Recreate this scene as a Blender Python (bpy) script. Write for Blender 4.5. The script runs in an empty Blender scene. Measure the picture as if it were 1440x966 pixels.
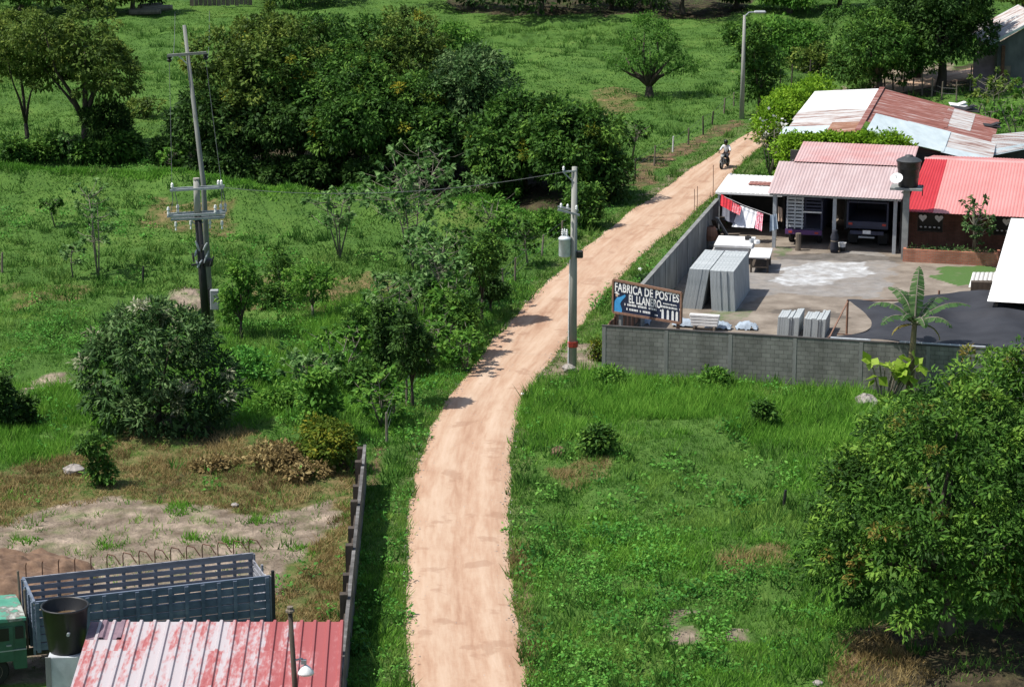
import bpy, math, random
import numpy as np
from mathutils import Vector, Matrix

# ------------------------------------------------------------------ scene, camera, light
scene = bpy.context.scene
COL = scene.collection
F = 3500.0; TH = math.radians(14.39); CT = math.cos(TH); ST = math.sin(TH); CAMH = 30.0

cam_d = bpy.data.cameras.new('camera'); cam = bpy.data.objects.new('camera', cam_d); COL.objects.link(cam)
cam.location = (0, 0, CAMH); cam.rotation_euler = (math.pi/2 - TH, 0, 0)
cam_d.sensor_width = 36.0; cam_d.lens = 36.0*F/1440.0; cam_d.clip_start = 0.5; cam_d.clip_end = 8000
scene.camera = cam

SUN_EL = math.radians(60); SHD = Vector((0.993, 0.12))          # ground direction in which shadows fall
to_sun = Vector((-SHD.x*math.cos(SUN_EL), -SHD.y*math.cos(SUN_EL), math.sin(SUN_EL)))
sun_d = bpy.data.lights.new('sun', 'SUN'); sun_d.energy = 4.6; sun_d.angle = math.radians(0.5); sun_d.color = (1, .955, .88)
sun = bpy.data.objects.new('sun', sun_d); COL.objects.link(sun)
sun.rotation_euler = to_sun.to_track_quat('Z', 'Y').to_euler(); sun.location = (-40, 80, 120)
w = bpy.data.worlds.new('World'); scene.world = w; w.use_nodes = True
nt = w.node_tree; bg = nt.nodes['Background']; sky = nt.nodes.new('ShaderNodeTexSky')
sky.sky_type = 'NISHITA'; sky.sun_disc = False; sky.sun_elevation = SUN_EL
sky.sun_rotation = math.atan2(to_sun.x, to_sun.y); sky.air_density = 1.2; sky.dust_density = 2.0
nt.links.new(sky.outputs[0], bg.inputs[0]); bg.inputs[1].default_value = 0.105
scene.view_settings.view_transform = 'Standard'; scene.view_settings.look = 'None'
scene.view_settings.exposure = 0.28; scene.view_settings.gamma = 1
scene.cycles.max_bounces = 6; scene.cycles.transparent_max_bounces = 8

# ------------------------------------------------------------------ pixel of the photograph <-> place in the world
def at(u, v, z=0.0):
    t = (v-483)/F; h = CAMH-z
    y = h*(CT-t*ST)/(ST+t*CT)
    return Vector(((u-720)/F*(y*CT+h*ST), y, z))
def zat(v, y):
    t = (v-483)/F
    return CAMH-y*(ST+t*CT)/(CT-t*ST)
def p3(u, v, y):
    z = zat(v, y)
    return Vector(((u-720)/F*(y*CT+(CAMH-z)*ST), y, z))
def proj(x, y, z=0.0):
    d = y*CT+(CAMH-z)*ST
    d = np.maximum(d, 1e-3) if isinstance(d, np.ndarray) else d
    return 720+F*x/d, 483+F*((CAMH-z)*CT-y*ST)/d
def ppm(y, z=1.0):                                  # pixels per metre at depth y
    return F/(y*CT+(CAMH-z)*ST)

# ------------------------------------------------------------------ noise
def _hash(ix, iy, seed):
    n = (ix.astype(np.int64)*374761393 + iy.astype(np.int64)*668265263 + seed*144665) & 0x7fffffff
    n = ((n ^ (n >> 13))*1274126177) & 0x7fffffff
    return ((n ^ (n >> 16)) & 0xffff)/65535.0
def vn(x, y, s=1.0, seed=0, oct=2):
    x = np.asarray(x, float); y = np.asarray(y, float)
    r = 0; a = 1; tot = 0
    for k in range(oct):
        xx = x/s*2**k+17.3*k; yy = y/s*2**k-9.1*k
        ix = np.floor(xx); iy = np.floor(yy); fx = xx-ix; fy = yy-iy
        fx = fx*fx*(3-2*fx); fy = fy*fy*(3-2*fy)
        v = (_hash(ix, iy, seed+k)*(1-fx)+_hash(ix+1, iy, seed+k)*fx)*(1-fy) + (_hash(ix, iy+1, seed+k)*(1-fx)+_hash(ix+1, iy+1, seed+k)*fx)*fy
        r = r+a*v; tot += a; a *= .5
    return r/tot
def inpoly(x, y, poly):
    x = np.asarray(x, float); y = np.asarray(y, float)
    c = np.zeros(x.shape, bool); n = len(poly)
    for i in range(n):
        x1, y1 = poly[i]; x2, y2 = poly[(i+1) % n]
        if y1 == y2: continue
        m = ((y1 > y) != (y2 > y)) & (x < (x2-x1)*(y-y1)/(y2-y1)+x1)
        c ^= m
    return c
def segdist(x, y, pts):
    best = np.full(np.shape(x), 1e9); side = np.zeros(np.shape(x))
    for (ax, ay), (bx, by) in zip(pts[:-1], pts[1:]):
        dx, dy = bx-ax, by-ay; L = dx*dx+dy*dy
        t = np.clip(((x-ax)*dx+(y-ay)*dy)/L, 0, 1)
        px = x-(ax+t*dx); py = y-(ay+t*dy); d = np.hypot(px, py)
        s = np.sign(dx*py-dy*px)
        m = d < best
        best = np.where(m, d, best); side = np.where(m, s, side)
    return best, side

# ------------------------------------------------------------------ terrain height
RIDGE = [tuple(at(u, v, 1.3)[:2]) for u, v in [(-500, 235), (0, 234), (120, 240), (250, 246), (400, 263), (550, 268), (640, 284), (730, 288), (790, 296)]]
def hgt(x, y):
    x = np.asarray(x, float); y = np.asarray(y, float)
    d, s = segdist(x, y, RIDGE); sd = d*s                      # > 0 beyond the bank
    up = np.where(sd < 0, np.exp(-(sd/3.2)**2), 0)*1.35
    beyond = np.clip(1-(sd-1.3)/14, 0, 1)
    prof = np.where(sd < 0, up, np.where(sd < 1.3, 1.35-(sd/1.3)*3.1, -1.75*beyond**1.5))
    fade = np.clip((RIDGE[-1][0]+1.0-x)/5.0, 0, 1); fade = fade*fade*(3-2*fade)
    z = prof*fade
    far = np.clip((np.hypot(x, y)-60)/50, 0, 1)
    n = (vn(x, y, 6, 3, 2)-.5)*.35*np.clip(segdist(x, y, ROADC)[0]/6-.5, 0, 1)
    yard = np.clip(np.where((y > 104) & (y < 178) & (x > 2), 0, 1), 0, 1)
    low = np.where((y < 100) & (x < -4), .3, 1)
    rel = ((vn(x, y, 1.9, 13, 2)-.5)*.75+(vn(x, y, 4.5, 14, 2)-.5)*.7)*np.clip((segdist(x, y, ROADC)[0]-2.6)/3, 0, 1)
    return z + (n+rel)*yard*low

RL = [(580, 1150), (576, 1040), (574, 985), (571, 966), (567, 900), (565, 820), (567, 760), (573, 690), (587, 630), (612, 580), (640, 540), (672, 500), (705, 460), (745, 415), (790, 375), (835, 335), (880, 300), (925, 270), (965, 240), (1000, 218), (1030, 200), (1055, 184), (1090, 166), (1150, 142), (1250, 116), (1400, 90), (1700, 60)]
RR = [(797, 1150), (768, 1040), (755, 985), (750, 966), (740, 920), (729, 860), (723, 800), (721, 740), (721, 680), (726, 620), (736, 570), (758, 532), (793, 493), (822, 455), (857, 410), (892, 370), (922, 345), (957, 318), (987, 292), (1012, 272), (1037, 240), (1058, 218), (1087, 196), (1130, 174), (1180, 155), (1280, 128), (1430, 101), (1720, 70)]
def resample(pts, n):
    p = np.array([tuple(at(*q)[:2]) for q in pts]); s = np.r_[0, np.cumsum(np.hypot(*np.diff(p, axis=0).T))]
    t = np.linspace(0, s[-1], n)
    return np.c_[np.interp(t, s, p[:, 0]), np.interp(t, s, p[:, 1])]
def smooth(p, k=7):
    q = p.copy()
    for _ in range(3):
        pad = np.r_[np.repeat(q[:1], k, 0), q, np.repeat(q[-1:], k, 0)]
        q = np.array([pad[i:i+2*k+1].mean(0) for i in range(len(q))])
    return q
NR = 520
LP, RP = smooth(resample(RL, NR)), smooth(resample(RR, NR))
ROADC = [tuple(p) for p in ((LP+RP)/2)[::26]]
ROADPOLY = [tuple(p) for p in LP] + [tuple(p) for p in RP[::-1]]
def gz(x, y): return float(hgt(np.array([x]), np.array([y]))[0])
def g(u, v):
    z = 0
    for _ in range(6):
        p = at(u, v, z); z = .5*z+.5*gz(p.x, p.y)
    p = at(u, v, z); p.z = gz(p.x, p.y)
    return p
# the factory yard is a rectangle turned against the view
YA = math.atan2(-4.65, 18.63); YO = Vector((4.19, 111.5, 0))
EX = Vector((math.cos(YA), math.sin(YA), 0)); EY = Vector((-math.sin(YA), math.cos(YA), 0))
def yf(a, b, z=0.0): return YO+EX*a+EY*b+Vector((0, 0, z))
def ab(p): d = Vector((p[0], p[1], 0))-YO; return d.dot(EX), d.dot(EY)

# ------------------------------------------------------------------ materials
def _ramp(nt, stops):
    r = nt.nodes.new('ShaderNodeValToRGB'); e = r.color_ramp.elements
    while len(e) < len(stops): e.new(0.5)
    for k, (p, c) in enumerate(stops): e[k].position = p; e[k].color = (*c, 1)
    return r
def _noise(nt, scale, detail=4, vec=None, rough=.6):
    n = nt.nodes.new('ShaderNodeTexNoise'); n.inputs['Scale'].default_value = scale; n.inputs['Detail'].default_value = detail; n.inputs['Roughness'].default_value = rough
    if vec is not None: nt.links.new(vec, n.inputs['Vector'])
    return n
def _coord(nt, scale=(1, 1, 1), rot=(0, 0, 0), kind='Object'):
    tc = nt.nodes.new('ShaderNodeTexCoord'); mp = nt.nodes.new('ShaderNodeMapping')
    mp.inputs['Scale'].default_value = scale; mp.inputs['Rotation'].default_value = rot
    nt.links.new(tc.outputs[kind], mp.inputs['Vector']); return mp.outputs[0]
def _bump(nt, b, h, strength=.3, dist=.02):
    n = nt.nodes.new('ShaderNodeBump'); n.inputs['Strength'].default_value = strength; n.inputs['Distance'].default_value = dist
    nt.links.new(h, n.inputs['Height']); nt.links.new(n.outputs[0], b.inputs['Normal'])
def _mix(nt, a, b, f, mode='MIX'):
    m = nt.nodes.new('ShaderNodeMix'); m.data_type = 'RGBA'; m.blend_type = mode
    for s, x in ((m.inputs[6], a), (m.inputs[7], b)):
        if isinstance(x, tuple): s.default_value = (*x, 1)
        else: nt.links.new(x, s)
    if isinstance(f, (int, float)): m.inputs[0].default_value = f
    else: nt.links.new(f, m.inputs[0])
    return m.outputs[2]
def _math(nt, op, a, b=0.0, clamp=False):
    m = nt.nodes.new('ShaderNodeMath'); m.operation = op; m.use_clamp = clamp
    for s, x in zip(m.inputs, (a, b)):
        if isinstance(x, (int, float)): s.default_value = x
        else: nt.links.new(x, s)
    return m.outputs[0]
def _attr(nt, name):
    a = nt.nodes.new('ShaderNodeAttribute'); a.attribute_name = name; return a.outputs['Fac']
def _new(name):
    m = bpy.data.materials.new(name); m.use_nodes = True
    return m, m.node_tree, m.node_tree.nodes['Principled BSDF']

def pm(name, stops, scale=3.0, rough=.7, stretch=(1, 1, 1), bump=.2, bscale=20, metal=0.0, spec=.4, detail=5):
    """plain weathered paint / wood / metal: a colour ramp over noise in object space"""
    m, nt, b = _new(name)
    if isinstance(stops[0], (int, float)):
        c = stops; stops = [(.3, tuple(x*.78 for x in c)), (.7, tuple(min(1, x*1.15) for x in c))]
    v = _coord(nt, stretch); n = _noise(nt, scale, detail, v); r = _ramp(nt, stops)
    nt.links.new(n.outputs[0], r.inputs[0]); nt.links.new(r.outputs[0], b.inputs['Base Color'])
    b.inputs['Roughness'].default_value = rough; b.inputs['Metallic'].default_value = metal
    b.inputs['Specular IOR Level'].default_value = spec
    if bump: _bump(nt, b, _noise(nt, bscale, 3, v).outputs[0], bump)
    return m
def leafm(name, dark, mid, light, trans=.25, rough=.6, spec=.12):
    m, nt, b = _new(name)
    r = _ramp(nt, [(.08, dark), (.5, mid), (.95, light)])
    nt.links.new(_attr(nt, 'tone'), r.inputs[0]); nt.links.new(r.outputs[0], b.inputs['Base Color'])
    b.inputs['Roughness'].default_value = rough; b.inputs['Specular IOR Level'].default_value = spec
    t = nt.nodes.new('ShaderNodeBsdfTranslucent'); nt.links.new(r.outputs[0], t.inputs[0])
    mx = nt.nodes.new('ShaderNodeMixShader'); mx.inputs[0].default_value = trans
    out = nt.nodes['Material Output']
    nt.links.new(b.outputs[0], mx.inputs[1]); nt.links.new(t.outputs[0], mx.inputs[2]); nt.links.new(mx.outputs[0], out.inputs[0])
    return m

M = {}
M['bark'] = pm('bark', [(.3, (.05, .04, .03)), (.7, (.13, .11, .085))], 4, .9, (1, 1, .3), .6, 12)
M['bark_pale'] = pm('pale bark', [(.3, (.12, .11, .085)), (.7, (.25, .23, .18))], 5, .9, (1, 1, .3), .4, 12)
M['mango'] = leafm('mango leaves', (.026, .066, 0.012), (.07, .175, 0.025), (.18, .32, 0.045))
M['mango_tip'] = leafm('mango leaf flush', (.07, .1, .02), (.17, .19, .036), (.3, .21, .055))
M['broad'] = leafm('broad leaves', (.026, .068, 0.013), (.062, .155, 0.025), (.15, .28, 0.043))
M['olive'] = leafm('olive leaves', (.036, .068, 0.013), (.1, .165, 0.028), (.21, .27, 0.050))
M['pale'] = leafm('pale leaves', (.045, .12, 0.028), (.105, .22, 0.058), (.22, .35, 0.128), .3)
M['fresh'] = leafm('fresh leaves', (.042, .125, 0.017), (.095, .235, 0.032), (.18, .34, 0.049), .3)
M['dark'] = leafm('dark leaves', (.016, .042, 0.010), (.04, .095, 0.019), (.08, .16, 0.032))
M['bright'] = leafm('bright hedge leaves', (.07, .16, 0.008), (.15, .3, 0.015), (.26, .42, 0.032), .3)
M['silver'] = leafm('silver backed leaves', (.026, .062, .018), (.065, .14, .04), (.17, .26, .1), .2)
M['yellow'] = leafm('yellowing leaves', (.05, .09, 0.011), (.1, .16, 0.017), (.28, .26, 0.027), .3)
M['cream'] = leafm('cream leaf backs', (.12, .15, .07), (.26, .29, .16), (.45, .46, .32), .3)
M['lime'] = leafm('lime leaves', (.14, .26, .02), (.25, .4, .04), (.36, .5, .08), .35)
M['banana'] = leafm('banana leaves', (.03, .075, .022), (.06, .13, .04), (.12, .2, .075), .3)
M['deadleaf'] = leafm('dead banana leaves', (.16, .1, .03), (.3, .24, .04), (.42, .36, .06), .3)
M['grass'] = leafm('grass blades', (0.041, .11, 0.018), (0.104, .24, 0.038), (0.225, .37, 0.071), .3, .7, .08)
M['meadow'] = leafm('meadow grass blades', (0.036, .1, 0.018), (0.081, .19, 0.032), (0.171, .275, 0.062), .3, .7, .08)
M['lush'] = leafm('lush grass blades', (0.054, .16, 0.018), (0.135, .325, 0.037), (0.252, .46, 0.071), .35, .7, .08)
M['weed'] = leafm('weed leaves', (0.045, .16, 0.030), (0.099, .3, 0.042), (0.189, .41, 0.074), .3)
M['dry'] = leafm('dry grass blades', (.13, .095, .042), (.26, .19, .078), (.38, .3, .14), .25, .8, .1)
M['concrete'] = pm('concrete', [(.25, (.17, .175, .17)), (.75, (.3, .31, .3))], 2.5, .9, (1, 1, 1), .3, 25)
M['concrete_pole'] = pm('pole concrete', [(.3, (.25, .25, .23)), (.7, (.36, .36, .33))], 2, .9, (1, 1, .25), .2, 25)
M['panel'] = pm('panel concrete', [(.3, (.27, .3, .31)), (.7, (.47, .5, .51))], 5, .9, (1.2, 1.2, .22), .3, 18, detail=7)
M['white_slab'] = pm('white slab', [(.3, (.6, .6, .6)), (.7, (.78, .78, .77))], 3, .8)
M['galv'] = pm('galvanised steel', [(.3, (.26, .29, .31)), (.7, (.4, .43, .45))], 6, .5, metal=.3)
M['porcelain'] = pm('porcelain', (.7, .72, .72), 8, .25, bump=0)
M['black_pole'] = pm('tarred pole', (.018, .018, .018), 4, .6)
M['black'] = pm('black plastic', (.012, .012, .013), 3, .45, bump=.05, spec=.5)
M['rubber'] = pm('rubber', (.02, .02, .02), 8, .85)
M['dark'+'_iron'] = pm('dark iron', (.03, .028, .028), 6, .6)
M['rust_iron'] = pm('rusty iron', [(.3, (.06, .03, .02)), (.7, (.16, .075, .045))], 6, .9)
M['grey_paint'] = pm('grey paint', (.36, .38, .4), 5, .5)
M['white_paint'] = pm('white paint', (.8, .8, .8), 5, .6)
M['wood'] = pm('weathered wood', [(.3, (.1, .08, .06)), (.7, (.24, .2, .16))], 5, .9, (1, 1, .2), .4, 15)
M['wood_dark'] = pm('dark wood', [(.3, (.035, .028, .022)), (.7, (.09, .07, .055))], 5, .9, (1, 1, .2), .4, 15)
M['red_cloth'] = pm('red cloth', (.62, .035, .05), 6, .9, bump=.4, bscale=5)
M['white_cloth'] = pm('white cloth', (.8, .82, .86), 3, .9, bump=.4, bscale=5)
M['grey_cloth'] = pm('grey cloth', (.17, .18, .22), 6, .9, bump=.4, bscale=5)
M['blue_cloth'] = pm('pale blue cloth', (.35, .42, .5), 6, .9)
M['tan_cloth'] = pm('tan cloth', (.5, .36, .26), 6, .9)
M['pink_cloth'] = pm('pink patterned cloth', [(.42, (.7, .12, .2)), (.5, (.75, .45, .52))], 9, .9)
M['redwhite'] = pm('red and white cloth', [(.4, (.65, .05, .07)), (.62, (.75, .35, .38))], 6, .9)
M['skin'] = pm('skin', (.24, .13, .085), 4, .6, bump=0)
M['trousers'] = pm('dark trousers', (.03, .032, .045), 6, .9)
M['glass'] = pm('dark glass', (.012, .014, .014), 2, .3, bump=0, spec=.3)
M['red_paint'] = pm('red paint', (.5, .06, .04), 6, .6)
M['sign_blue'] = pm('sign navy paint', (.012, .02, .05), 4, .6)
M['shirt_blue'] = pm('sign sky blue paint', (.05, .3, .62), 4, .6)
M['frame_rust'] = pm('rusted sign frame', [(.3, (.17, .09, .06)), (.7, (.28, .16, .11))], 7, .85)
M['rock'] = pm('rock', [(.3, (.2, .18, .16)), (.7, (.45, .41, .38))], 3, .9, bump=.6, bscale=6)
M['soil'] = pm('soil', [(.3, (.1, .06, .04)), (.7, (.22, .14, .09))], 2.5, 1, bump=.8, bscale=9)
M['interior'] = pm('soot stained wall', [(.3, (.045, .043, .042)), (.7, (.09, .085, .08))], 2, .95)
M['wire'] = pm('wire', (.12, .13, .13), 5, .5, bump=0)

# ------------------------------------------------------------------ mesh building
class MB:
    def __init__(s): s.v = []; s.f = []
    def add(s, vs, fs):
        o = len(s.v); s.v += [tuple(p) for p in vs]; s.f += [tuple(i+o for i in f) for f in fs]; return s
    def box(s, c, d, rz=0.0, rx=0.0, ry=0.0, bev=0.0):
        hx, hy, hz = d[0]/2, d[1]/2, d[2]/2
        R = Matrix.Rotation(rz, 3, 'Z') @ Matrix.Rotation(ry, 3, 'Y') @ Matrix.Rotation(rx, 3, 'X'); c = Vector(c)
        if bev <= 0:
            q = [(-hx, -hy, -hz), (hx, -hy, -hz), (hx, hy, -hz), (-hx, hy, -hz), (-hx, -hy, hz), (hx, -hy, hz), (hx, hy, hz), (-hx, hy, hz)]
            fs = [(3, 2, 1, 0), (4, 5, 6, 7), (0, 1, 5, 4), (1, 2, 6, 5), (2, 3, 7, 6), (3, 0, 4, 7)]
        else:
            b = min(bev, hx*.9, hy*.9, hz*.9); q = []; idx = {}
            for sx in (-1, 1):
                for sy in (-1, 1):
                    for sz in (-1, 1):
                        for ax in range(3):
                            p = [sx*(hx-b), sy*(hy-b), sz*(hz-b)]; p[ax] = (sx*hx, sy*hy, sz*hz)[ax]
                            idx[(sx, sy, sz, ax)] = len(q); q.append(tuple(p))
            fs = []
            for ax in range(3):
                o = [a for a in range(3) if a != ax]
                for sg in (-1, 1):
                    def k(a, b2):
                        t = [0, 0, 0]; t[ax] = sg; t[o[0]] = a; t[o[1]] = b2; return idx[(*t, ax)]
                    f = (k(-1, -1), k(1, -1), k(1, 1), k(-1, 1))
                    fs.append(f if (sg > 0) == (ax != 1) else f[::-1])
            for ax in range(3):                         # edges along ax
                o = [a for a in range(3) if a != ax]
                for s1 in (-1, 1):
                    for s2 in (-1, 1):
                        def k(sa, face):
                            t = [0, 0, 0]; t[ax] = sa; t[o[0]] = s1; t[o[1]] = s2; return idx[(*t, face)]
                        fs.append((k(-1, o[0]), k(1, o[0]), k(1, o[1]), k(-1, o[1])))
            for sx in (-1, 1):
                for sy in (-1, 1):
                    for sz in (-1, 1): fs.append(tuple(idx[(sx, sy, sz, a)] for a in range(3)))
        return s.add([c+R @ Vector(p) for p in q], fs)
    def bar(s, a, b, w, h=None):                       # square bar from a to b
        a, b = Vector(a), Vector(b); h = h or w; d = (b-a).normalized()
        up = Vector((0, 0, 1)) if abs(d.z) < .95 else Vector((0, 1, 0))
        x = d.cross(up).normalized(); y = x.cross(d)
        vs = [p+x*i*w/2+y*j*h/2 for p in (a, b) for i, j in ((-1, -1), (1, -1), (1, 1), (-1, 1))]
        return s.add(vs, [(0, 1, 2, 3), (7, 6, 5, 4), (0, 4, 5, 1), (1, 5, 6, 2), (2, 6, 7, 3), (3, 7, 4, 0)])
    def tube(s, pts, rad, n=8, cap=True):
        pts = [Vector(p) for p in pts]
        if isinstance(rad, (int, float)): rad = [rad]*len(pts)
        o = len(s.v); prev = None
        for i, p in enumerate(pts):
            d = (pts[min(i+1, len(pts)-1)]-pts[max(i-1, 0)]).normalized()
            if prev is None:
                up = Vector((0, 0, 1)) if abs(d.z) < .9 else Vector((1, 0, 0)); x = d.cross(up).normalized()
            else: x = (prev-d*prev.dot(d)).normalized()
            prev = x; y = d.cross(x)
            for k in range(n):
                a = 2*math.pi*k/n; s.v.append(tuple(p+(x*math.cos(a)+y*math.sin(a))*rad[i]))
        for i in range(len(pts)-1):
            for k in range(n):
                s.f.append((o+i*n+k, o+i*n+(k+1) % n, o+(i+1)*n+(k+1) % n, o+(i+1)*n+k))
        if cap:
            s.f.append(tuple(o+k for k in range(n))[::-1]); e = o+(len(pts)-1)*n; s.f.append(tuple(e+k for k in range(n)))
        return s
    def lathe(s, prof, n=20, c=(0, 0, 0), axis='Z', sweep=None):
        o = len(s.v); c = Vector(c)
        for r, z in prof:
            for k in range(n):
                a = 2*math.pi*k/n; p = Vector((r*math.cos(a), r*math.sin(a), z))
                if axis == 'X': p = Vector((p.z, p.x, p.y))
                if axis == 'Y': p = Vector((p.x, p.z, p.y))
                s.v.append(tuple(c+p))
        for i in range(len(prof)-1):
            for k in range(n): s.f.append((o+i*n+k, o+i*n+(k+1) % n, o+(i+1)*n+(k+1) % n, o+(i+1)*n+k))
        return s
    def grid(s, fn, nu, nv):
        o = len(s.v)
        for j in range(nv+1):
            for i in range(nu+1): s.v.append(tuple(fn(i/nu, j/nv)))
        for j in range(nv):
            for i in range(nu):
                a = o+j*(nu+1)+i; s.f.append((a, a+1, a+nu+2, a+nu+1))
        return s
    def prism(s, poly, h0, h1, axis='Z'):
        n = len(poly)
        if axis == 'Z': q = [(x, y, z) for z in (h0, h1) for x, y in poly]
        elif axis == 'Y': q = [(x, z, y) for z in (h0, h1) for x, y in poly]
        else: q = [(z, x, y) for z in (h0, h1) for x, y in poly]
        return s.add(q, [tuple(range(n))[::-1], tuple(range(n, 2*n))] + [(i, (i+1) % n, n+(i+1) % n, n+i) for i in range(n)])
    def mesh(s, name):
        me = bpy.data.meshes.new(name); me.from_pydata(s.v, [], s.f); me.update(); return me
def link(name, me, mat=None, parent=None, smooth=False):
    o = bpy.data.objects.new(name, me); COL.objects.link(o)
    if mat is not None: me.materials.append(M[mat] if isinstance(mat, str) else mat)
    if parent is not None: o.parent = parent
    if smooth: me.polygons.foreach_set('use_smooth', [True]*len(me.polygons))
    return o
def fixn(me):
    import bmesh
    b = bmesh.new(); b.from_mesh(me); bmesh.ops.recalc_face_normals(b, faces=b.faces); b.to_mesh(me); b.free()
def part(name, mb, mat, parent=None, smooth=False, label=None, fix=True):
    me = mb.mesh(name)
    if fix: fixn(me)
    o = link(name, me, mat, parent, smooth)
    if label: o['label'] = label
    return o
def tag(o, label=None, cat=None, group=None, kind=None):
    if label: o['label'] = label
    if cat: o['category'] = cat
    if group: o['group'] = group
    if kind: o['kind'] = kind
    return o
def thing(name, label, cat, loc=(0, 0, 0), rz=0.0, group=None):
    o = bpy.data.objects.new(name, None); COL.objects.link(o); o.empty_display_size = .3
    o.location = loc; o.rotation_euler = (0, 0, rz); return tag(o, label, cat, group, 'thing')
def put(o, loc, rz=0.0): o.location = loc; o.rotation_euler = (0, 0, rz); return o
def npmesh(name, verts, faces, attrs=None, k=4, dom='FACE'):
    me = bpy.data.meshes.new(name); nv, nf = len(verts), len(faces)
    me.vertices.add(nv); me.vertices.foreach_set('co', np.ascontiguousarray(verts, np.float32).ravel())
    me.loops.add(nf*k); me.loops.foreach_set('vertex_index', np.ascontiguousarray(faces, np.int32).ravel())
    me.polygons.add(nf); me.polygons.foreach_set('loop_start', np.arange(0, nf*k, k, dtype=np.int32))
    for an, av in (attrs or {}).items():
        a = me.attributes.new(an, 'FLOAT', dom); a.data.foreach_set('value', np.ascontiguousarray(av, np.float32))
    me.update(calc_edges=True); return me
# ------------------------------------------------------------------ ground, road, yard
BARE = [[(-200, 745), (0, 738), (60, 712), (160, 700), (230, 712), (300, 712), (360, 728), (425, 715), (470, 700), (478, 730), (440, 775), (405, 820), (370, 850), (300, 880), (200, 900), (60, 960), (-200, 960)],
        [(15, 556), (50, 520), (90, 514), (96, 530), (70, 545), (20, 566)],
        [(930, 888), (955, 846), (990, 846), (968, 876), (1000, 898), (985, 910), (950, 906)], [(1020, 908), (1036, 880), (1058, 892), (1068, 912)],
        [(760, 497), (800, 484), (848, 481), (848, 520), (822, 518), (790, 524), (752, 530), (745, 534)],
        [(240, 420), (285, 405), (300, 440), (250, 446)], 
        [(1225, 100), (1345, 88), (1350, 122), (1240, 128)], [(1390, 25), (1445, 18), (1445, 60), (1380, 62)], [(1130, 135), (1190, 120), (1200, 138), (1140, 150)],
        [(900, 276), (960, 240), (1000, 220), (990, 232), (930, 275)]]
DRY = [[(-200, 700), (0, 662), (100, 640), (180, 600), (250, 622), (330, 600), (420, 640), (512, 648), (507, 700), (490, 900), (-200, 900)],
       [(330, 390), (420, 380), (560, 400), (560, 425), (420, 440), (330, 430)], [(180, 330), (330, 330), (330, 300), (220, 290)],
       [(0, 390), (130, 398), (120, 425), (20, 440)], [(840, 120), (890, 125), (900, 150), (850, 165), (820, 140)], [(1180, 900), (1230, 880), (1300, 940), (1330, 990), (1150, 990)],
       [(770, 660), (850, 650), (870, 668), (800, 690)],
       [(720, 760), (742, 760), (760, 900), (745, 960), (730, 960)], [(1000, 780), (1110, 770), (1110, 810), (1020, 810)]]
CLAY = [[(700, 292), (735, 276), (770, 280), (800, 300), (790, 312), (720, 312)], [(880, 258), (905, 230), (945, 205), (1000, 182), (1040, 166), (1044, 176), (990, 205), (930, 240), (900, 268)],
        [(600, 285), (700, 280), (705, 305), (620, 312)], [(-100, 830), (0, 745), (60, 770), (120, 800), (60, 830)], [(170, 250), (260, 250), (260, 268), (180, 265)],
        [(1170, 950), (1200, 880), (1460, 880), (1460, 990), (1200, 990)], [(520, 640), (530, 625), (545, 650), (535, 690), (520, 690)]]
SHADE_RUTS = [[(215, 232), (300, 258), (420, 269), (550, 275), (650, 290), (740, 299), (800, 306), (870, 290), (885, 240), (800, 215), (600, 205), (400, 200), (250, 205)],
          [(1215, 96), (1235, 96), (1260, 112), (1300, 116), (1335, 100), (1420, 70), (1420, 130), (1300, 136), (1220, 134)], [(600, -10), (1060, -10), (1045, 22), (900, 26), (660, 22)], [(1200, 880), (1460, 860), (1460, 1000), (1240, 1000)], [(170, 585), (330, 585), (310, 626), (185, 622)], [(252, 660), (268, 664), (208, 716), (188, 724)], [(150, 672), (160, 672), (142, 715), (130, 716)], [(420, 640), (512, 650), (508, 690), (480, 665)]]  # tree shade painted into the ground colour, plus dark ruts on the lot
def masks(u, v):
    b = np.zeros(u.shape); d = np.zeros(u.shape); c = np.zeros(u.shape)
    for p in BARE: b[inpoly(u, v, p)] = 1
    for p in DRY: d[inpoly(u, v, p)] = 1
    for p in CLAY: c[inpoly(u, v, p)] = 1
    return b, d, c
gx = np.r_[-3000, -1500, -700, -300, -150, -100, -75, np.arange(-60, 60.01, .55), 75, 100, 150, 300, 700, 1500, 3000]
gy = np.r_[-1500, -500, -200, -50, 10, 40, 55, np.arange(64, 190, .55), np.arange(190, 300, 1.1), 330, 380, 450, 600, 900, 1500, 4000]
X, Y = np.meshgrid(gx, gy); nx, ny = len(gx), len(gy)
fx, fy = X.ravel(), Y.ravel()
fz = hgt(fx, fy)
fz = np.where(np.abs(fx) > 70, 0, fz)
ii = (np.arange(ny-1)[:, None]*nx+np.arange(nx-1)[None, :]).ravel()
faces = np.c_[ii, ii+1, ii+nx+1, ii+nx]
wv = (vn(fx, fy, 3, 5, 2)-.5)*26
U, V = proj(fx, fy, 0.0)
B_, D_, C_ = masks(U+wv, V+wv*.35)
vis = (fy > 50) & (fy < 320); B_ *= vis; D_ *= vis; C_ *= vis
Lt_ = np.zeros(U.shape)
for p in SHADE_RUTS: Lt_[inpoly(U+wv, V+wv*.25, p)] = 1
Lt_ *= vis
rd, _s = segdist(fx, fy, ROADC)
gme = npmesh('ground', np.c_[fx, fy, fz], faces, {'bare': B_, 'dry': D_, 'clay': C_, 'shade_ruts': Lt_, 'verge': np.clip(1-np.abs(rd-2.1)/1.1, 0, 1)}, dom='POINT')
gme.polygons.foreach_set('use_smooth', [True]*len(gme.polygons))
m, nt, b = _new('ground')
v0 = _coord(nt)
big = _noise(nt, .11, 4, v0); mid = _noise(nt, .8, 5, v0); fin = _noise(nt, 5, 6, v0)
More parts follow.
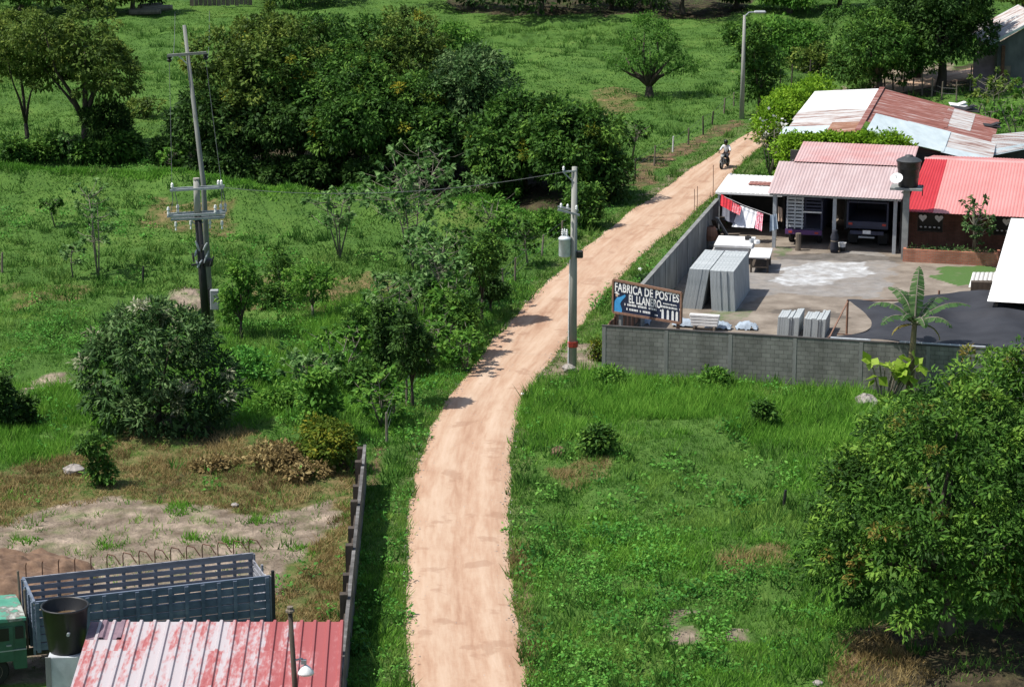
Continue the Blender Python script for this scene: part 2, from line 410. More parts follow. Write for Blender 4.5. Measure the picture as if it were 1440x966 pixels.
mixn = _math(nt, 'ADD', _math(nt, 'MULTIPLY', big.outputs[0], .45), _math(nt, 'ADD', _math(nt, 'MULTIPLY', mid.outputs[0], .3), _math(nt, 'MULTIPLY', fin.outputs[0], .25)))
gr = _ramp(nt, [(.3, (.034, .078, .016)), (.43, (.058, .125, .025)), (.55, (.087, .168, .033)), (.68, (.145, .185, .05))]); nt.links.new(mixn, gr.inputs[0])
br = _ramp(nt, [(.3, (.12, .092, .066)), (.5, (.23, .185, .142)), (.68, (.42, .335, .262))]); nt.links.new(_noise(nt, .9, 8, v0).outputs[0], br.inputs[0])
dr = _ramp(nt, [(.3, (.05, .05, .02)), (.48, (.13, .1, .045)), (.7, (.24, .18, .09))]); nt.links.new(_noise(nt, 1.6, 7, v0).outputs[0], dr.inputs[0])
cr = _ramp(nt, [(.3, (.06, .045, .03)), (.5, (.14, .085, .055)), (.72, (.33, .2, .125))]); nt.links.new(_noise(nt, 1.3, 7, v0).outputs[0], cr.inputs[0])
edge = _noise(nt, .8, 7, v0)
def fac(an, amp=1.1, gain=3.0):
    e = _math(nt, 'MULTIPLY', _math(nt, 'SUBTRACT', edge.outputs[0], .5), amp)
    return _math(nt, 'MULTIPLY', _math(nt, 'SUBTRACT', _math(nt, 'ADD', _attr(nt, an), e), .38), gain, True)
c = _mix(nt, gr.outputs[0], dr.outputs[0], fac('dry', 2.2, 1.1))
c = _mix(nt, c, cr.outputs[0], fac('clay', 2.2, 1.2))
li = _ramp(nt, [(.3, (.025, .022, .014)), (.55, (.055, .045, .028)), (.75, (.13, .1, .06))]); nt.links.new(_noise(nt, 2.4, 7, v0).outputs[0], li.inputs[0])  # dark tone for the painted tree shade and the ruts
c = _mix(nt, c, li.outputs[0], fac('shade_ruts', 1.5, 1.5))
c = _mix(nt, c, br.outputs[0], fac('bare', 1.9, 1.6))
vg = _mix(nt, c, (.16, .13, .075), _math(nt, 'MULTIPLY', fac('verge', 1.6, 1.5), .55))
nt.links.new(vg, b.inputs['Base Color']); b.inputs['Roughness'].default_value = .95; b.inputs['Specular IOR Level'].default_value = .1
hb = _math(nt, 'ADD', _math(nt, 'MULTIPLY', mid.outputs[0], .5), fin.outputs[0]); _bump(nt, b, hb, .7, .25)
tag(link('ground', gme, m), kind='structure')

# --- dirt road: a sheet along the track, ragged at the edges
m, nt, b = _new('dirt road')
uvn = nt.nodes.new('ShaderNodeCombineXYZ'); nt.links.new(_attr(nt, 'across'), uvn.inputs[0]); nt.links.new(_attr(nt, 'along'), uvn.inputs[1])
mp = nt.nodes.new('ShaderNodeMapping'); mp.inputs['Scale'].default_value = (1, .11, 1); nt.links.new(uvn.outputs[0], mp.inputs['Vector'])
st = _noise(nt, 5.0, 7, mp.outputs[0]); v0 = _coord(nt); mp3 = nt.nodes.new('ShaderNodeMapping'); mp3.inputs['Scale'].default_value = (1, .2, 1); nt.links.new(uvn.outputs[0], mp3.inputs['Vector']); bl = _noise(nt, .75, 5, mp3.outputs[0]); fi = _noise(nt, 7, 6, v0)
mp2 = nt.nodes.new('ShaderNodeMapping'); mp2.inputs['Scale'].default_value = (1, .012, 1); nt.links.new(uvn.outputs[0], mp2.inputs['Vector'])
trk = _noise(nt, 1.6, 2, mp2.outputs[0])
s = _math(nt, 'ADD', _math(nt, 'ADD', _math(nt, 'MULTIPLY', st.outputs[0], .32), _math(nt, 'MULTIPLY', trk.outputs[0], .22)), _math(nt, 'ADD', _math(nt, 'MULTIPLY', bl.outputs[0], .38), _math(nt, 'MULTIPLY', fi.outputs[0], .08)))
tw = _math(nt, 'DIVIDE', _math(nt, 'SUBTRACT', _math(nt, 'ABSOLUTE', _attr(nt, 'across')), .85), .34); tw = _math(nt, 'DIVIDE', 1.0, _math(nt, 'ADD', 1.0, _math(nt, 'MULTIPLY', _math(nt, 'MULTIPLY', tw, tw), 2.5)))
s = _math(nt, 'ADD', s, _math(nt, 'MULTIPLY', _math(nt, 'SUBTRACT', tw, .4), .075))
rr = _ramp(nt, [(.34, (.32, .185, .12)), (.45, (.42, .275, .19)), (.54, (.48, .345, .25)), (.68, (.54, .415, .32))]); nt.links.new(s, rr.inputs[0])
damp = _ramp(nt, [(.58, (0, 0, 0)), (.63, (1, 1, 1))]); nt.links.new(_noise(nt, .55, 4, v0).outputs[0], damp.inputs[0])
c = _mix(nt, rr.outputs[0], (.3, .175, .115), _math(nt, 'MULTIPLY', damp.outputs[0], .45))
nt.links.new(c, b.inputs['Base Color']); b.inputs['Roughness'].default_value = .95; b.inputs['Specular IOR Level'].default_value = .15
_bump(nt, b, _math(nt, 'ADD', st.outputs[0], _math(nt, 'MULTIPLY', fi.outputs[0], .5)), .25, .05)
nA = 13; rv = []; ac = []; al = []
mid_s = np.r_[0, np.cumsum(np.hypot(*np.diff((LP+RP)/2, axis=0).T))]
n2 = NR*2; ts = np.linspace(0, NR-1, n2)
lp = np.c_[np.interp(ts, np.arange(NR), LP[:, 0]), np.interp(ts, np.arange(NR), LP[:, 1])]; rp = np.c_[np.interp(ts, np.arange(NR), RP[:, 0]), np.interp(ts, np.arange(NR), RP[:, 1])]
sl = np.interp(ts, np.arange(NR), mid_s)
wob_l = (vn(sl, sl*0, 2.6, 11, 5)-.5)*.55; wob_r = (vn(sl, sl*0+40, 2.6, 12, 5)-.5)*.55
dv = rp-lp; wd = np.hypot(dv[:, 0], dv[:, 1])[:, None]; un = dv/wd
wd = np.hypot(*(rp-lp).T)
T = np.linspace(0, 1, nA)
P = lp[:, None, :]*(1-T)[None, :, None]+rp[:, None, :]*T[None, :, None]
P[:, 0] -= un*wob_l[:, None]; P[:, 1] -= un*wob_l[:, None]*.5; P[:, -1] += un*wob_r[:, None]; P[:, -2] += un*wob_r[:, None]*.5
px, py = P[..., 0].ravel(), P[..., 1].ravel()
crown = (np.sin(np.pi*T)*.05-.02*np.cos(4*np.pi*T))[None, :].repeat(n2, 0).ravel()
pz = hgt(px, py)+.035+crown*.6
pz[(np.arange(len(pz)) % nA == 0) | (np.arange(len(pz)) % nA == nA-1)] -= .05
ii = (np.arange(n2-1)[:, None]*nA+np.arange(nA-1)[None, :]).ravel()
rme = npmesh('dirt_road', np.c_[px, py, pz], np.c_[ii, ii+1, ii+nA+1, ii+nA], {'across': ((T-.5)[None, :]*4.0+0*wd[:, None]).ravel(), 'along': sl[:, None].repeat(nA, 1).ravel()}, dom='POINT')
rme.polygons.foreach_set('use_smooth', [True]*len(rme.polygons))
tag(link('dirt_road', rme, m), kind='structure')

# loose stones along the track
r = np.random.default_rng(44); n = 2600; q = r.integers(0, n2, n); tq = np.where(r.random(n) < .7, np.where(r.random(n) < .5, np.abs(r.normal(0, .07, n)), 1-np.abs(r.normal(0, .07, n))), r.random(n)); sx_ = lp[q]*(1-tq)[:, None]+rp[q]*tq[:, None]; sz_ = r.uniform(.015, .05, n)
o8 = np.array([(1, 0, 0), (0, 1, 0), (-1, 0, 0), (0, -1, 0), (0, 0, .7), (0, 0, -.7)]); f8 = np.array([(0, 1, 4), (1, 2, 4), (2, 3, 4), (3, 0, 4), (1, 0, 5), (2, 1, 5), (3, 2, 5), (0, 3, 5)])
ga = r.uniform(0, 6.28, n); ro = np.stack([np.cos(ga)[:, None]*o8[None, :, 0]-np.sin(ga)[:, None]*o8[None, :, 1]*.7, np.sin(ga)[:, None]*o8[None, :, 0]+np.cos(ga)[:, None]*o8[None, :, 1]*.7, np.repeat(o8[None, :, 2], n, 0)], 2)*sz_[:, None, None]
ro += np.c_[sx_, hgt(sx_[:, 0], sx_[:, 1])+.05][:, None, :]
tag(link('gravel', npmesh('gravel', ro.reshape(-1, 3), (f8[None]+6*np.arange(n)[:, None, None]).reshape(-1, 3), k=3), 'rock'), kind='stuff')
# --- yard floor: trodden earth and cement dust behind the wall
SPILL = [(1085, 396), (1100, 378), (1130, 368), (1170, 370), (1215, 368), (1228, 384), (1190, 396), (1150, 402), (1110, 404)]
GREENP = [(1310, 392), (1325, 374), (1400, 372), (1400, 400), (1340, 402)]
na, nb = 96, 190
yv = []; sp = []; gp = []; cem = []
for j in range(nb+1):
    for i in range(na+1):
        p = yf(.1+21.9*i/na, .1+46*j/nb, .03); yv.append(tuple(p))
yv = np.array(yv); yu, yvv = proj(yv[:, 0], yv[:, 1], 0.0)
wob = (vn(yv[:, 0], yv[:, 1], 1.2, 8, 3)-.5)*30
sp = inpoly(yu+wob, yvv+wob*.3, SPILL)*1.0; gp = inpoly(yu+wob, yvv+wob*.3, GREENP)*1.0+inpoly(yu+wob, yvv+wob*.3, [(980, 438), (1062, 436), (1050, 452), (985, 454)])*.55+inpoly(yu+wob, yvv+wob*.3, [(1088, 346), (1112, 346), (1112, 362), (1090, 362)])*.6
cem = inpoly(yu+wob, yvv+wob*.3, [(1060, 365), (1230, 352), (1262, 372), (1240, 420), (1080, 415), (1040, 440), (1000, 440), (1040, 400)])*1.0
ii = (np.arange(nb)[:, None]*(na+1)+np.arange(na)[None, :]).ravel()
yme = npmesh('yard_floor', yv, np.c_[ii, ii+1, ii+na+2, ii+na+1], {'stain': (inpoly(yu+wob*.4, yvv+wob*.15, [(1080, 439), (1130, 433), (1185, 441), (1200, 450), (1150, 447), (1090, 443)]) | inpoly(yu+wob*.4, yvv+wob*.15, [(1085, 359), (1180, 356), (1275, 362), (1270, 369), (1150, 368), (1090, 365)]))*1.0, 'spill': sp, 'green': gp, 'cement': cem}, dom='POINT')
m, nt, b = _new('yard floor'); v0 = _coord(nt); edge = _noise(nt, 1.1, 7, v0)
er = _ramp(nt, [(.3, (.13, .105, .08)), (.5, (.21, .175, .14)), (.7, (.29, .25, .205))]); nt.links.new(_noise(nt, .7, 8, v0).outputs[0], er.inputs[0])
ce = _ramp(nt, [(.3, (.17, .16, .15)), (.7, (.29, .275, .26))]); nt.links.new(_noise(nt, 1.3, 7, v0).outputs[0], ce.inputs[0])
spl = _ramp(nt, [(.35, (.3, .3, .3)), (.62, (.55, .57, .585))]); nt.links.new(_noise(nt, 1.6, 7, v0).outputs[0], spl.inputs[0])
def fac(an, amp=1.1, gain=3.0):
    e = _math(nt, 'MULTIPLY', _math(nt, 'SUBTRACT', edge.outputs[0], .5), amp)
    return _math(nt, 'MULTIPLY', _math(nt, 'SUBTRACT', _math(nt, 'ADD', _attr(nt, an), e), .4), gain, True)
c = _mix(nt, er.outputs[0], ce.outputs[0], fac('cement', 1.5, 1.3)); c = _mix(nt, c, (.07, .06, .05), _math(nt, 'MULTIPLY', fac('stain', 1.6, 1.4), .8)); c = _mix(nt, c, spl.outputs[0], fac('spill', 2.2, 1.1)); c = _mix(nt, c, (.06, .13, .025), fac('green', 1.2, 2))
nt.links.new(c, b.inputs['Base Color']); b.inputs['Roughness'].default_value = .9; _bump(nt, b, _noise(nt, 4, 7, v0).outputs[0], .5, .06)
tag(link('yard_floor', yme, m), kind='structure')

# ------------------------------------------------------------------ foliage
rng = np.random.default_rng(7)
def unit(n, r=rng):
    a = r.normal(size=(n, 3)); return a/np.linalg.norm(a, axis=1)[:, None]
def leaves(pos, nrm, size, aspect, tone, r, droop=.25, bend=0.0):
    """one four-cornered leaf at each point, pointing along nrm, its face turned up"""
    n = len(pos)
    d = nrm+unit(n, r)*.75; d[:, 2] -= droop; d /= np.linalg.norm(d, axis=1)[:, None]
    up = np.array([0, 0, 1.0])[None, :]*.7+nrm*.5+unit(n, r)*.6
    s = np.cross(d, up); s /= np.linalg.norm(s, axis=1)[:, None]+1e-9
    L = (size*r.uniform(.65, 1.3, n))[:, None]
    nn = np.cross(s, d)
    a = pos; m1 = pos+d*L*.45+s*L*aspect*.5+nn*L*.05; t = pos+d*L-nn*L*.12; m2 = pos+d*L*.45-s*L*aspect*.5+nn*L*.05
    v = np.stack([a, m1, t, m2], 1).reshape(-1, 3)
    f = np.arange(4*n).reshape(n, 4)
    return v, f, tone
class Leaves:
    def __init__(s): s.v = []; s.f = []; s.t = []; s.n = 0
    def add(s, v, f, t): s.v.append(v); s.f.append(f+s.n); s.t.append(t); s.n += len(v); return s
    def obj(s, name, mat, parent=None, extra=None, mat2=None):
        n1 = sum(len(f) for f in s.f)
        if extra is not None:
            for v, f, t in zip(extra.v, extra.f, extra.t): s.add(v, f-f.min(), t)
        me = npmesh(name, np.concatenate(s.v), np.concatenate(s.f), {'tone': np.clip(np.concatenate(s.t), 0, 1)})
        o = link(name, me, mat, parent)
        if extra is not None:
            me.materials.append(M[mat2]); mi = np.zeros(len(me.polygons), np.int32); mi[n1:] = 1; me.polygons.foreach_set('material_index', mi)
        return o
def clumped(lobes, nclump, nleaf, size, crad, r, aspect=.42, low=-.75, droop=.25, inner=.25, tone0=.5, tvar=.22):
    """leaf clumps over the outside of a set of ellipsoid lobes, plus some deeper leaves"""
    lobes = np.array(lobes, float); A = (lobes[:, 3]*lobes[:, 4]+lobes[:, 3]*lobes[:, 5])
    out = Leaves(); pick = r.choice(len(lobes), nclump*2, p=A/A.sum()); d = unit(nclump*2, r)
    d[:, 2] = np.where(d[:, 2] < low, -d[:, 2], d[:, 2])
    L = lobes[pick]; p = L[:, :3]+d*L[:, 3:]*(r.uniform(.72, 1.12, nclump*2)[:, None])
    dep = np.full(len(p), 9.0)
    for k, l in enumerate(lobes):
        q = np.linalg.norm((p-l[:3])/l[3:], axis=1); dep = np.minimum(dep, np.where(pick == k, 9, q))
    keep = np.where((dep > .72) & (p[:, 2] > .15))[0][:nclump]
    p = p[keep]; d = d[keep]; nc = len(p)
    ct = np.clip(r.normal(tone0, tvar, nc), 0, 1)
    rep = np.repeat(np.arange(nc), nleaf); n = len(rep)
    off = unit(n, r)*(crad*r.uniform(.15, 1, n)**.6)[:, None]*r.uniform(.6, 1.25, nc)[rep][:, None]
    off[:, 2] *= .75
    nr = d[rep]*.4+off/crad*1.0; nr /= np.linalg.norm(nr, axis=1)[:, None]+1e-9
    out.add(*leaves(p[rep]+off, nr, size, aspect, ct[rep]+r.normal(0, .16, n), r, droop))
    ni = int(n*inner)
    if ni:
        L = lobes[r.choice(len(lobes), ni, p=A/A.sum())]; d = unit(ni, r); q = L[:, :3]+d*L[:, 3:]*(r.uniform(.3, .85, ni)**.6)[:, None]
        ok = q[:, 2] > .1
        out.add(*leaves(q[ok], d[ok], size*1.4, aspect*1.2, np.clip(r.normal(tone0-.15, .15, ok.sum()), 0, 1), r, droop))  # deeper leaves toned darker: shade painted into the crown gaps
    return out
def limbs(mb, base, tops, r0, r, fork=.35, n=7):
    """a trunk that divides into limbs reaching for the given points"""
    base = Vector(base); cen = sum((Vector(t) for t in tops), Vector())/len(tops)
    fk = base+(cen-base)*fork; fk.z = base.z+(cen.z-base.z)*fork
    a = base+Vector((0, 0, -.25)); k1 = base.lerp(fk, .5)+Vector((r.uniform(-.1, .1), r.uniform(-.1, .1), 0))*r0*4
    mb.tube([a, base+Vector((0, 0, .1)), k1, fk], [r0*1.35, r0*1.1, r0*.85, r0*.72], n)
    for t in tops:
        t = Vector(t); q = fk.lerp(t, .5)+Vector((r.uniform(-1, 1), r.uniform(-1, 1), r.uniform(-.2, .8)))*(t-fk).length*.12
        mb.tube([fk, fk.lerp(q, .5)+Vector((0, 0, .05*(t-fk).length)), q, t], [r0*.6, r0*.45, r0*.3, r0*.1], 5)
    return mb
def auto_lobes(R, Rz, zc, k, r, size=(.42, .62), spread=.62):
    L = []
    for i in range(k):
        a = 2*math.pi*(i+r.uniform(-.3, .3))/k*1.0; rad = spread*r.uniform(.55, 1) if i else 0
        z = zc+Rz*.55*r.uniform(-.9, .9)
        s = r.uniform(*size)
        L.append((R*rad*math.cos(a*2.4), R*rad*math.sin(a*2.4), z, R*s, R*s, Rz*s*1.05))
    L.append((0, 0, zc+Rz*.38, R*.5, R*.5, Rz*.6))
    return L
def tree(name, label, cat, loc, R, top, bot, pal, leaf=.32, nclump=400, nleaf=22, crad=.5, seed=1, lobes=None, k=11, trunk=.2, bark='bark', group=None, crown='crown', stem='trunk',
         aspect=.42, droop=.25, inner=.25, tvar=.22, size=(.36, .58), spread=.68, tip=None, ntip=40, ntops=6, fork=.35, low=-.75, tone0=.5):
    r = np.random.default_rng(seed); t = thing(name, label, cat, loc, 0, group)
    Rz = (top-bot)/2; zc = (top+bot)/2
    L = lobes or auto_lobes(R, Rz, zc, k, r, size, spread)
    mb = MB(); tops = [tuple(np.array(l[:3])+np.array([0, 0, l[5]*.2])) for l in L][:ntops]
    limbs(mb, (0, 0, 0), tops, trunk, r, fork); part(stem, mb, bark, t, True, fix=False)
    ex = None; crad *= .84; leaf *= .74; nleaf = int(nleaf*3.0); nclump = int(nclump*.55)
    if tip:
        ex = clumped([(l[0], l[1], l[2]+.05*l[5], l[3]*1.04, l[4]*1.04, l[5]*1.04) for l in L], ntip, nleaf, leaf*.9, crad*.8, r, aspect, -.2, droop, 0, .5, .3)
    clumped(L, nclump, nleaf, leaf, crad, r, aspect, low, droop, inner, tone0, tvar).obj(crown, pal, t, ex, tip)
    return t
def big_leaf_plant(name, label, cat, loc, H, W, pal, leaf, n, seed, stems=1, trunk=.05, bark='bark_pale', group=None, open_=.5, nl=9, aspect=.55, lean=.1):
    """an open young tree: thin stems, side shoots and whorls of big drooping leaves at their ends"""
    r = np.random.default_rng(seed); t = thing(name, label, cat, loc, 0, group); mb = MB(); pts = []
    for s in range(stems):
        a = r.uniform(0, 6.28); tx = np.array([math.cos(a)*W*.3*(stems > 1)+r.normal()*lean*W, math.sin(a)*W*.3*(stems > 1)+r.normal()*lean*W, H*r.uniform(.82, .97)])
        q = tx*.5+np.array([r.normal()*.06*W, r.normal()*.06*W, 0])
        mb.tube([(r.normal()*.05, r.normal()*.05, -.2), tuple(q), tuple(tx)], [trunk, trunk*.7, trunk*.3], 5); pts.append((tx, np.array([0, 0, 1.0])))
        for k in range(max(2, n//stems)):
            f = open_+(1-open_)*r.uniform(0, .95); b = q*(2*f) if f < .5 else q+(tx-q)*(2*f-1)
            a = r.uniform(0, 6.28); rad = W*.5*r.uniform(.45, 1)*(1.15-.6*abs(f-.7))
            e = b+np.array([math.cos(a)*rad, math.sin(a)*rad, rad*r.uniform(.1, .7)])
            mb.tube([tuple(b), tuple((b+e)/2+np.array([0, 0, -.04*W])), tuple(e)], [trunk*.4, trunk*.3, trunk*.15], 4)
            pts.append((e, (e-b)/np.linalg.norm(e-b)))
    part('trunk', mb, bark, t, True, fix=False)
    lv = Leaves()
    for e, d in pts:
        n_ = int(nl*r.uniform(.6, 1.4)); dd = unit(n_, r)*.9+d; dd[:, 2] = np.abs(dd[:, 2])*.6; dd /= np.linalg.norm(dd, axis=1)[:, None]
        ps = e+unit(n_, r)*leaf*.35
        lv.add(*leaves(ps, dd, leaf, aspect, r.normal(.5, .13)+r.normal(0, .2, n_), r, .5))
    lv.obj('crown', pal, t); return t
def bush(name, label, cat, loc, R, H, pal, leaf, nclump, nleaf, seed, crad=.3, group=None, aspect=.5, k=5, **kw):
    r = np.random.default_rng(seed); t = thing(name, label, cat, loc, 0, group)
    L = [(r.uniform(-.5, .5)*R, r.uniform(-.5, .5)*R, H*r.uniform(.35, .6), R*r.uniform(.5, .72), R*r.uniform(.5, .72), H*r.uniform(.36, .5)) for _ in range(k)]
    mb = MB()
    for l in L: mb.tube([(r.normal()*.1*R, r.normal()*.1*R, -.15), (l[0]*.5, l[1]*.5, l[2]*.5), tuple(l[:3])], [.05, .04, .015], 5)
    part('stem', mb, 'bark', t, True, fix=False)
    clumped(L, nclump, int(nleaf*1.5), leaf*.78, crad, r, aspect, -.6, kw.get('droop', .2), kw.get('inner', .3), kw.get('tone0', .5), kw.get('tvar', .22)).obj('foliage', pal, t)
    return t

# ------------------------------------------------------------------ grass and weeds: stuff, one sheet of blades per kind
def off_road(x, y, mar=0.0):
    return ~inpoly(x, y, [tuple(p) for p in LP2] + [tuple(p) for p in RP2[::-1]])
LP2 = (lp+un*.12)[::4]; RP2 = (rp-un*.12)[::4]
def in_yard(x, y, m=0.0):
    a = (x-YO.x)*EX.x+(y-YO.y)*EX.y; b_ = (x-YO.x)*EY.x+(y-YO.y)*EY.y
    return (a > -.15-m) & (a < 24) & (b_ > -.2-m) & (b_ < 47)
ROOFS = [[(-40, 60), (-5.6, 60), (-5.6, 76.5), (-16, 74), (-40, 66)]]
def blades(name, mat, x, y, h, nb, wid, spread, tone, seed, leafy=False, lean=.5):
    r = np.random.default_rng(seed); z = hgt(x, y)
    rep = np.repeat(np.arange(len(x)), nb); n = len(rep)
    a = r.uniform(0, 2*np.pi, n); rad = spread*np.sqrt(r.uniform(0, 1, n))
    bx = x[rep]+np.cos(a)*rad; by = y[rep]+np.sin(a)*rad; bz = z[rep]-.03
    H = h[rep]*r.uniform(.55, 1.25, n); la = r.uniform(0, 2*np.pi, n); ln = H*lean*r.uniform(.2, 1.3, n)
    wa = r.uniform(0, np.pi, n); wx = np.cos(wa)*wid*.5; wy = np.sin(wa)*wid*.5
    if not leafy:
        v = np.stack([np.c_[bx-wx, by-wy, bz], np.c_[bx+wx, by+wy, bz], np.c_[bx+np.cos(la)*ln, by+np.sin(la)*ln, bz+H]], 1).reshape(-1, 3)
        me = npmesh(name, v, np.arange(3*n).reshape(n, 3), {'tone': np.clip(tone[rep]+r.normal(0, .14, n), 0, 1)}, k=3)
    else:
        pos = np.c_[bx, by, bz+H*r.uniform(.1, 1, n)]; d = np.c_[np.cos(a), np.sin(a), r.uniform(-.1, .8, n)]
        v, f, t = leaves(pos, d/np.linalg.norm(d, axis=1)[:, None], wid, .6, np.clip(tone[rep]+r.normal(0, .16, n), 0, 1), r, .2)
        me = npmesh(name, v, f, {'tone': t})
    return tag(link(name, me, mat), kind='stuff')
def scatter(n, y0, y1, seed, pw=1.0, xm=1.08):
    r = np.random.default_rng(seed); y = y0+(y1-y0)*r.uniform(0, 1, n)**pw
    half = 720/F*(y*CT+CAMH*ST)*xm; x = r.uniform(-1, 1, n)*half; return x, y
def ok_ground(x, y, bare_keep=.08, dry_keep=.6, seed=3):
    r = np.random.default_rng(seed); n = (vn(x, y, 2.0, 21, 3)-.5)*40
    u, v = proj(x, y, 0.0); B, D, Cc = masks(u+n, v+n*.35)
    k = off_road(x, y) & ~in_yard(x, y)
    for p in ROOFS: k &= ~inpoly(x, y, p)
    rr = r.uniform(0, 1, len(x)); dry_keep = np.where(inpoly(u+n, v+n*.35, DRY[0]), dry_keep*.3, dry_keep); li = np.zeros(len(x), bool)
    for p in SHADE_RUTS: li |= inpoly(u+n*.5, v+n*.15, p)
    k &= ~li | (rr < .1)
    return k & ((B == 0) | (rr < bare_keep)) & ((D == 0) | (rr < dry_keep)) & ((Cc == 0) | (rr < .25)), u, v
_jr = np.random.default_rng(99)
def jit(n, a): return _jr.normal(0, a, n)
# near grass
x, y = scatter(52000, 70, 128, 31, .95)
k, u, v = ok_ground(x, y); x, y, u, v = x[k], y[k], u[k], v[k]
n1 = vn(x, y, 5, 41, 3); n2_ = vn(x, y, 1.3, 42, 2)
blades('grass', 'grass', x, y, .08+.22*n1*n2_*2, 8, .045, .26, -.3+.9*n1+.75*n2_, 51, lean=.8)
# far pasture
x, y = scatter(64000, 126, 268, 32, 1.1)
k, u, v = ok_ground(x, y); x, y, u, v = x[k], y[k], u[k], v[k]
n1 = vn(x, y, 9, 43, 3); n2_ = vn(x, y, 2, 44, 2)
n3 = vn(x, y, 22, 58, 2)
blades('meadow_grass', 'meadow', x, y, .07+.22*n1*n2_, 7, .1, .55, -.3+.6*n1+.5*n2_+.6*n3, 52, lean=.9)
# tall bright grass below the wall and by the young trees
TALL = [[(735, 560), (770, 535), (850, 530), (1230, 556), (1250, 600), (1230, 620), (1120, 625), (1040, 620), (960, 612), (850, 612), (770, 640), (735, 610)],
        [(440, 440), (560, 425), (600, 470), (560, 540), (440, 500)], [(330, 500), (520, 500), (540, 560), (420, 600), (330, 570)], [(0, 560), (100, 545), (120, 610), (0, 660)],
        [(1150, 640), (1200, 640), (1150, 700), (1120, 690)]]
x, y = scatter(70000, 84, 132, 33)
k, u, v = ok_ground(x, y); nn = (vn(x, y, 2.2, 45, 3)-.5)*90; t_ = np.zeros(len(x), bool)
for p in TALL: t_ |= inpoly(u+nn+jit(len(u), 26), v+nn*.4+jit(len(u), 9), p)
k &= t_; x, y = x[k], y[k]; n1 = vn(x, y, 3, 46, 3)
n2_ = vn(x, y, .9, 57, 2); kk = n1*.6+n2_*.4 > .36; x, y, n1, n2_ = x[kk], y[kk], n1[kk], n2_[kk]
blades('tall_grass', 'lush', x, y, .15+.75*n1*(.4+n2_), 8, .045, .3, .0+.55*n1+.5*n2_, 53, lean=.7)
# weedy taller grass in the right field and beside the road, and sparse tufts creeping over the road edge
WG = [[(740, 790), (790, 730), (900, 720), (1000, 770), (1140, 760), (1200, 880), (1120, 960), (1000, 985), (740, 985), (745, 900), (900, 880), (930, 830), (760, 850)], [(505, 985), (510, 880), (530, 690), (560, 640), (575, 700), (568, 820), (575, 985)], [(540, 640), (600, 560), (690, 470), (740, 410), (700, 380), (620, 470), (540, 540)], [(250, 480), (330, 440), (560, 470), (560, 600), (480, 640), (380, 600), (330, 600)]]
x, y = scatter(46000, 70, 132, 36)
k, u, v = ok_ground(x, y, .02, .3); nn = (vn(x, y, 2.2, 47, 3)-.5)*70; t_ = np.zeros(len(x), bool)
for p in WG: t_ |= inpoly(u+nn+jit(len(u), 26), v+nn*.4+jit(len(u), 9), p)
n1 = vn(x, y, 2.2, 66, 3); k &= t_ & (n1 > .44); x, y, n1 = x[k], y[k], n1[k]; n2_ = vn(x, y, .7, 67, 2)
blades('weed_grass', 'lush', x, y, .12+.5*(n1-.3)*(.5+n2_), 10, .06, .26, -.15+.7*n1+.5*n2_, 56, lean=1.0)
r = np.random.default_rng(37); n = 5200; q = r.integers(0, len(sl), n); s_ = r.random(n) < .5; off = np.abs(r.normal(0, .22, n))-.14
ex_, ey_ = np.where(s_, lp[q, 0]-un[q, 0]*(wob_l[q]-off*-1), rp[q, 0]+un[q, 0]*(wob_r[q]-off*-1)), np.where(s_, lp[q, 1]-un[q, 1]*(wob_l[q]-off*-1), rp[q, 1]+un[q, 1]*(wob_r[q]-off*-1))
k = (ey_ < 172) & (ey_ > 68) & ~in_yard(ex_, ey_); ex_, ey_ = ex_[k], ey_[k]
blades('verge_grass', 'grass', ex_, ey_, .06+.14*r.random(len(ex_)), 7, .05, .16, .3+.6*r.random(len(ex_)), 68, lean=1.0)
# low weeds with broad leaves
WEED = [[(740, 790), (790, 730), (900, 720), (1000, 770), (1140, 760), (1200, 880), (1120, 960), (1000, 985), (740, 985), (745, 900), (900, 880), (930, 830), (760, 850)],
        [(505, 985), (510, 880), (530, 690), (560, 640), (575, 700), (568, 820), (575, 985)], [(540, 640), (600, 560), (690, 470), (740, 410), (700, 380), (620, 470), (540, 540)],
        [(250, 480), (330, 440), (560, 470), (560, 600), (480, 640), (380, 600), (330, 600)], [(780, 640), (820, 600), (870, 650), (850, 680)],
        [(830, 330), (880, 290), (930, 260), (880, 300), (840, 345), (700, 350), (760, 310)], [(0, 440), (110, 430), (260, 470), (100, 520), (0, 520)], [(845, 545), (880, 525), (1200, 548), (1200, 562), (900, 556)],
        [(0, 170), (240, 170), (280, 250), (0, 232)], [(640, 285), (800, 290), (830, 330), (740, 400), (700, 370)], [(0, 690), (30, 720), (20, 735), (-20, 735)]]
x, y = scatter(17000, 70, 172, 34)
k, u, v = ok_ground(x, y, .02, .12); nn = (vn(x, y, 2.2, 47, 2)-.5)*50; t_ = np.zeros(len(x), bool)
for p in WEED: t_ |= inpoly(u+nn+jit(len(u), 26), v+nn*.4+jit(len(u), 9), p)
k &= t_ & (vn(x, y, 1.6, 48, 2) > .46); x, y = x[k], y[k]; n1 = vn(x, y, 2.5, 49, 3)
blades('weed', 'weed', x, y, .15+.5*n1*vn(x, y, .8, 59, 2)*1.6, 26, .115, .36, -.05+.6*n1+.5*vn(x, y, .7, 60, 2), 54, leafy=True)
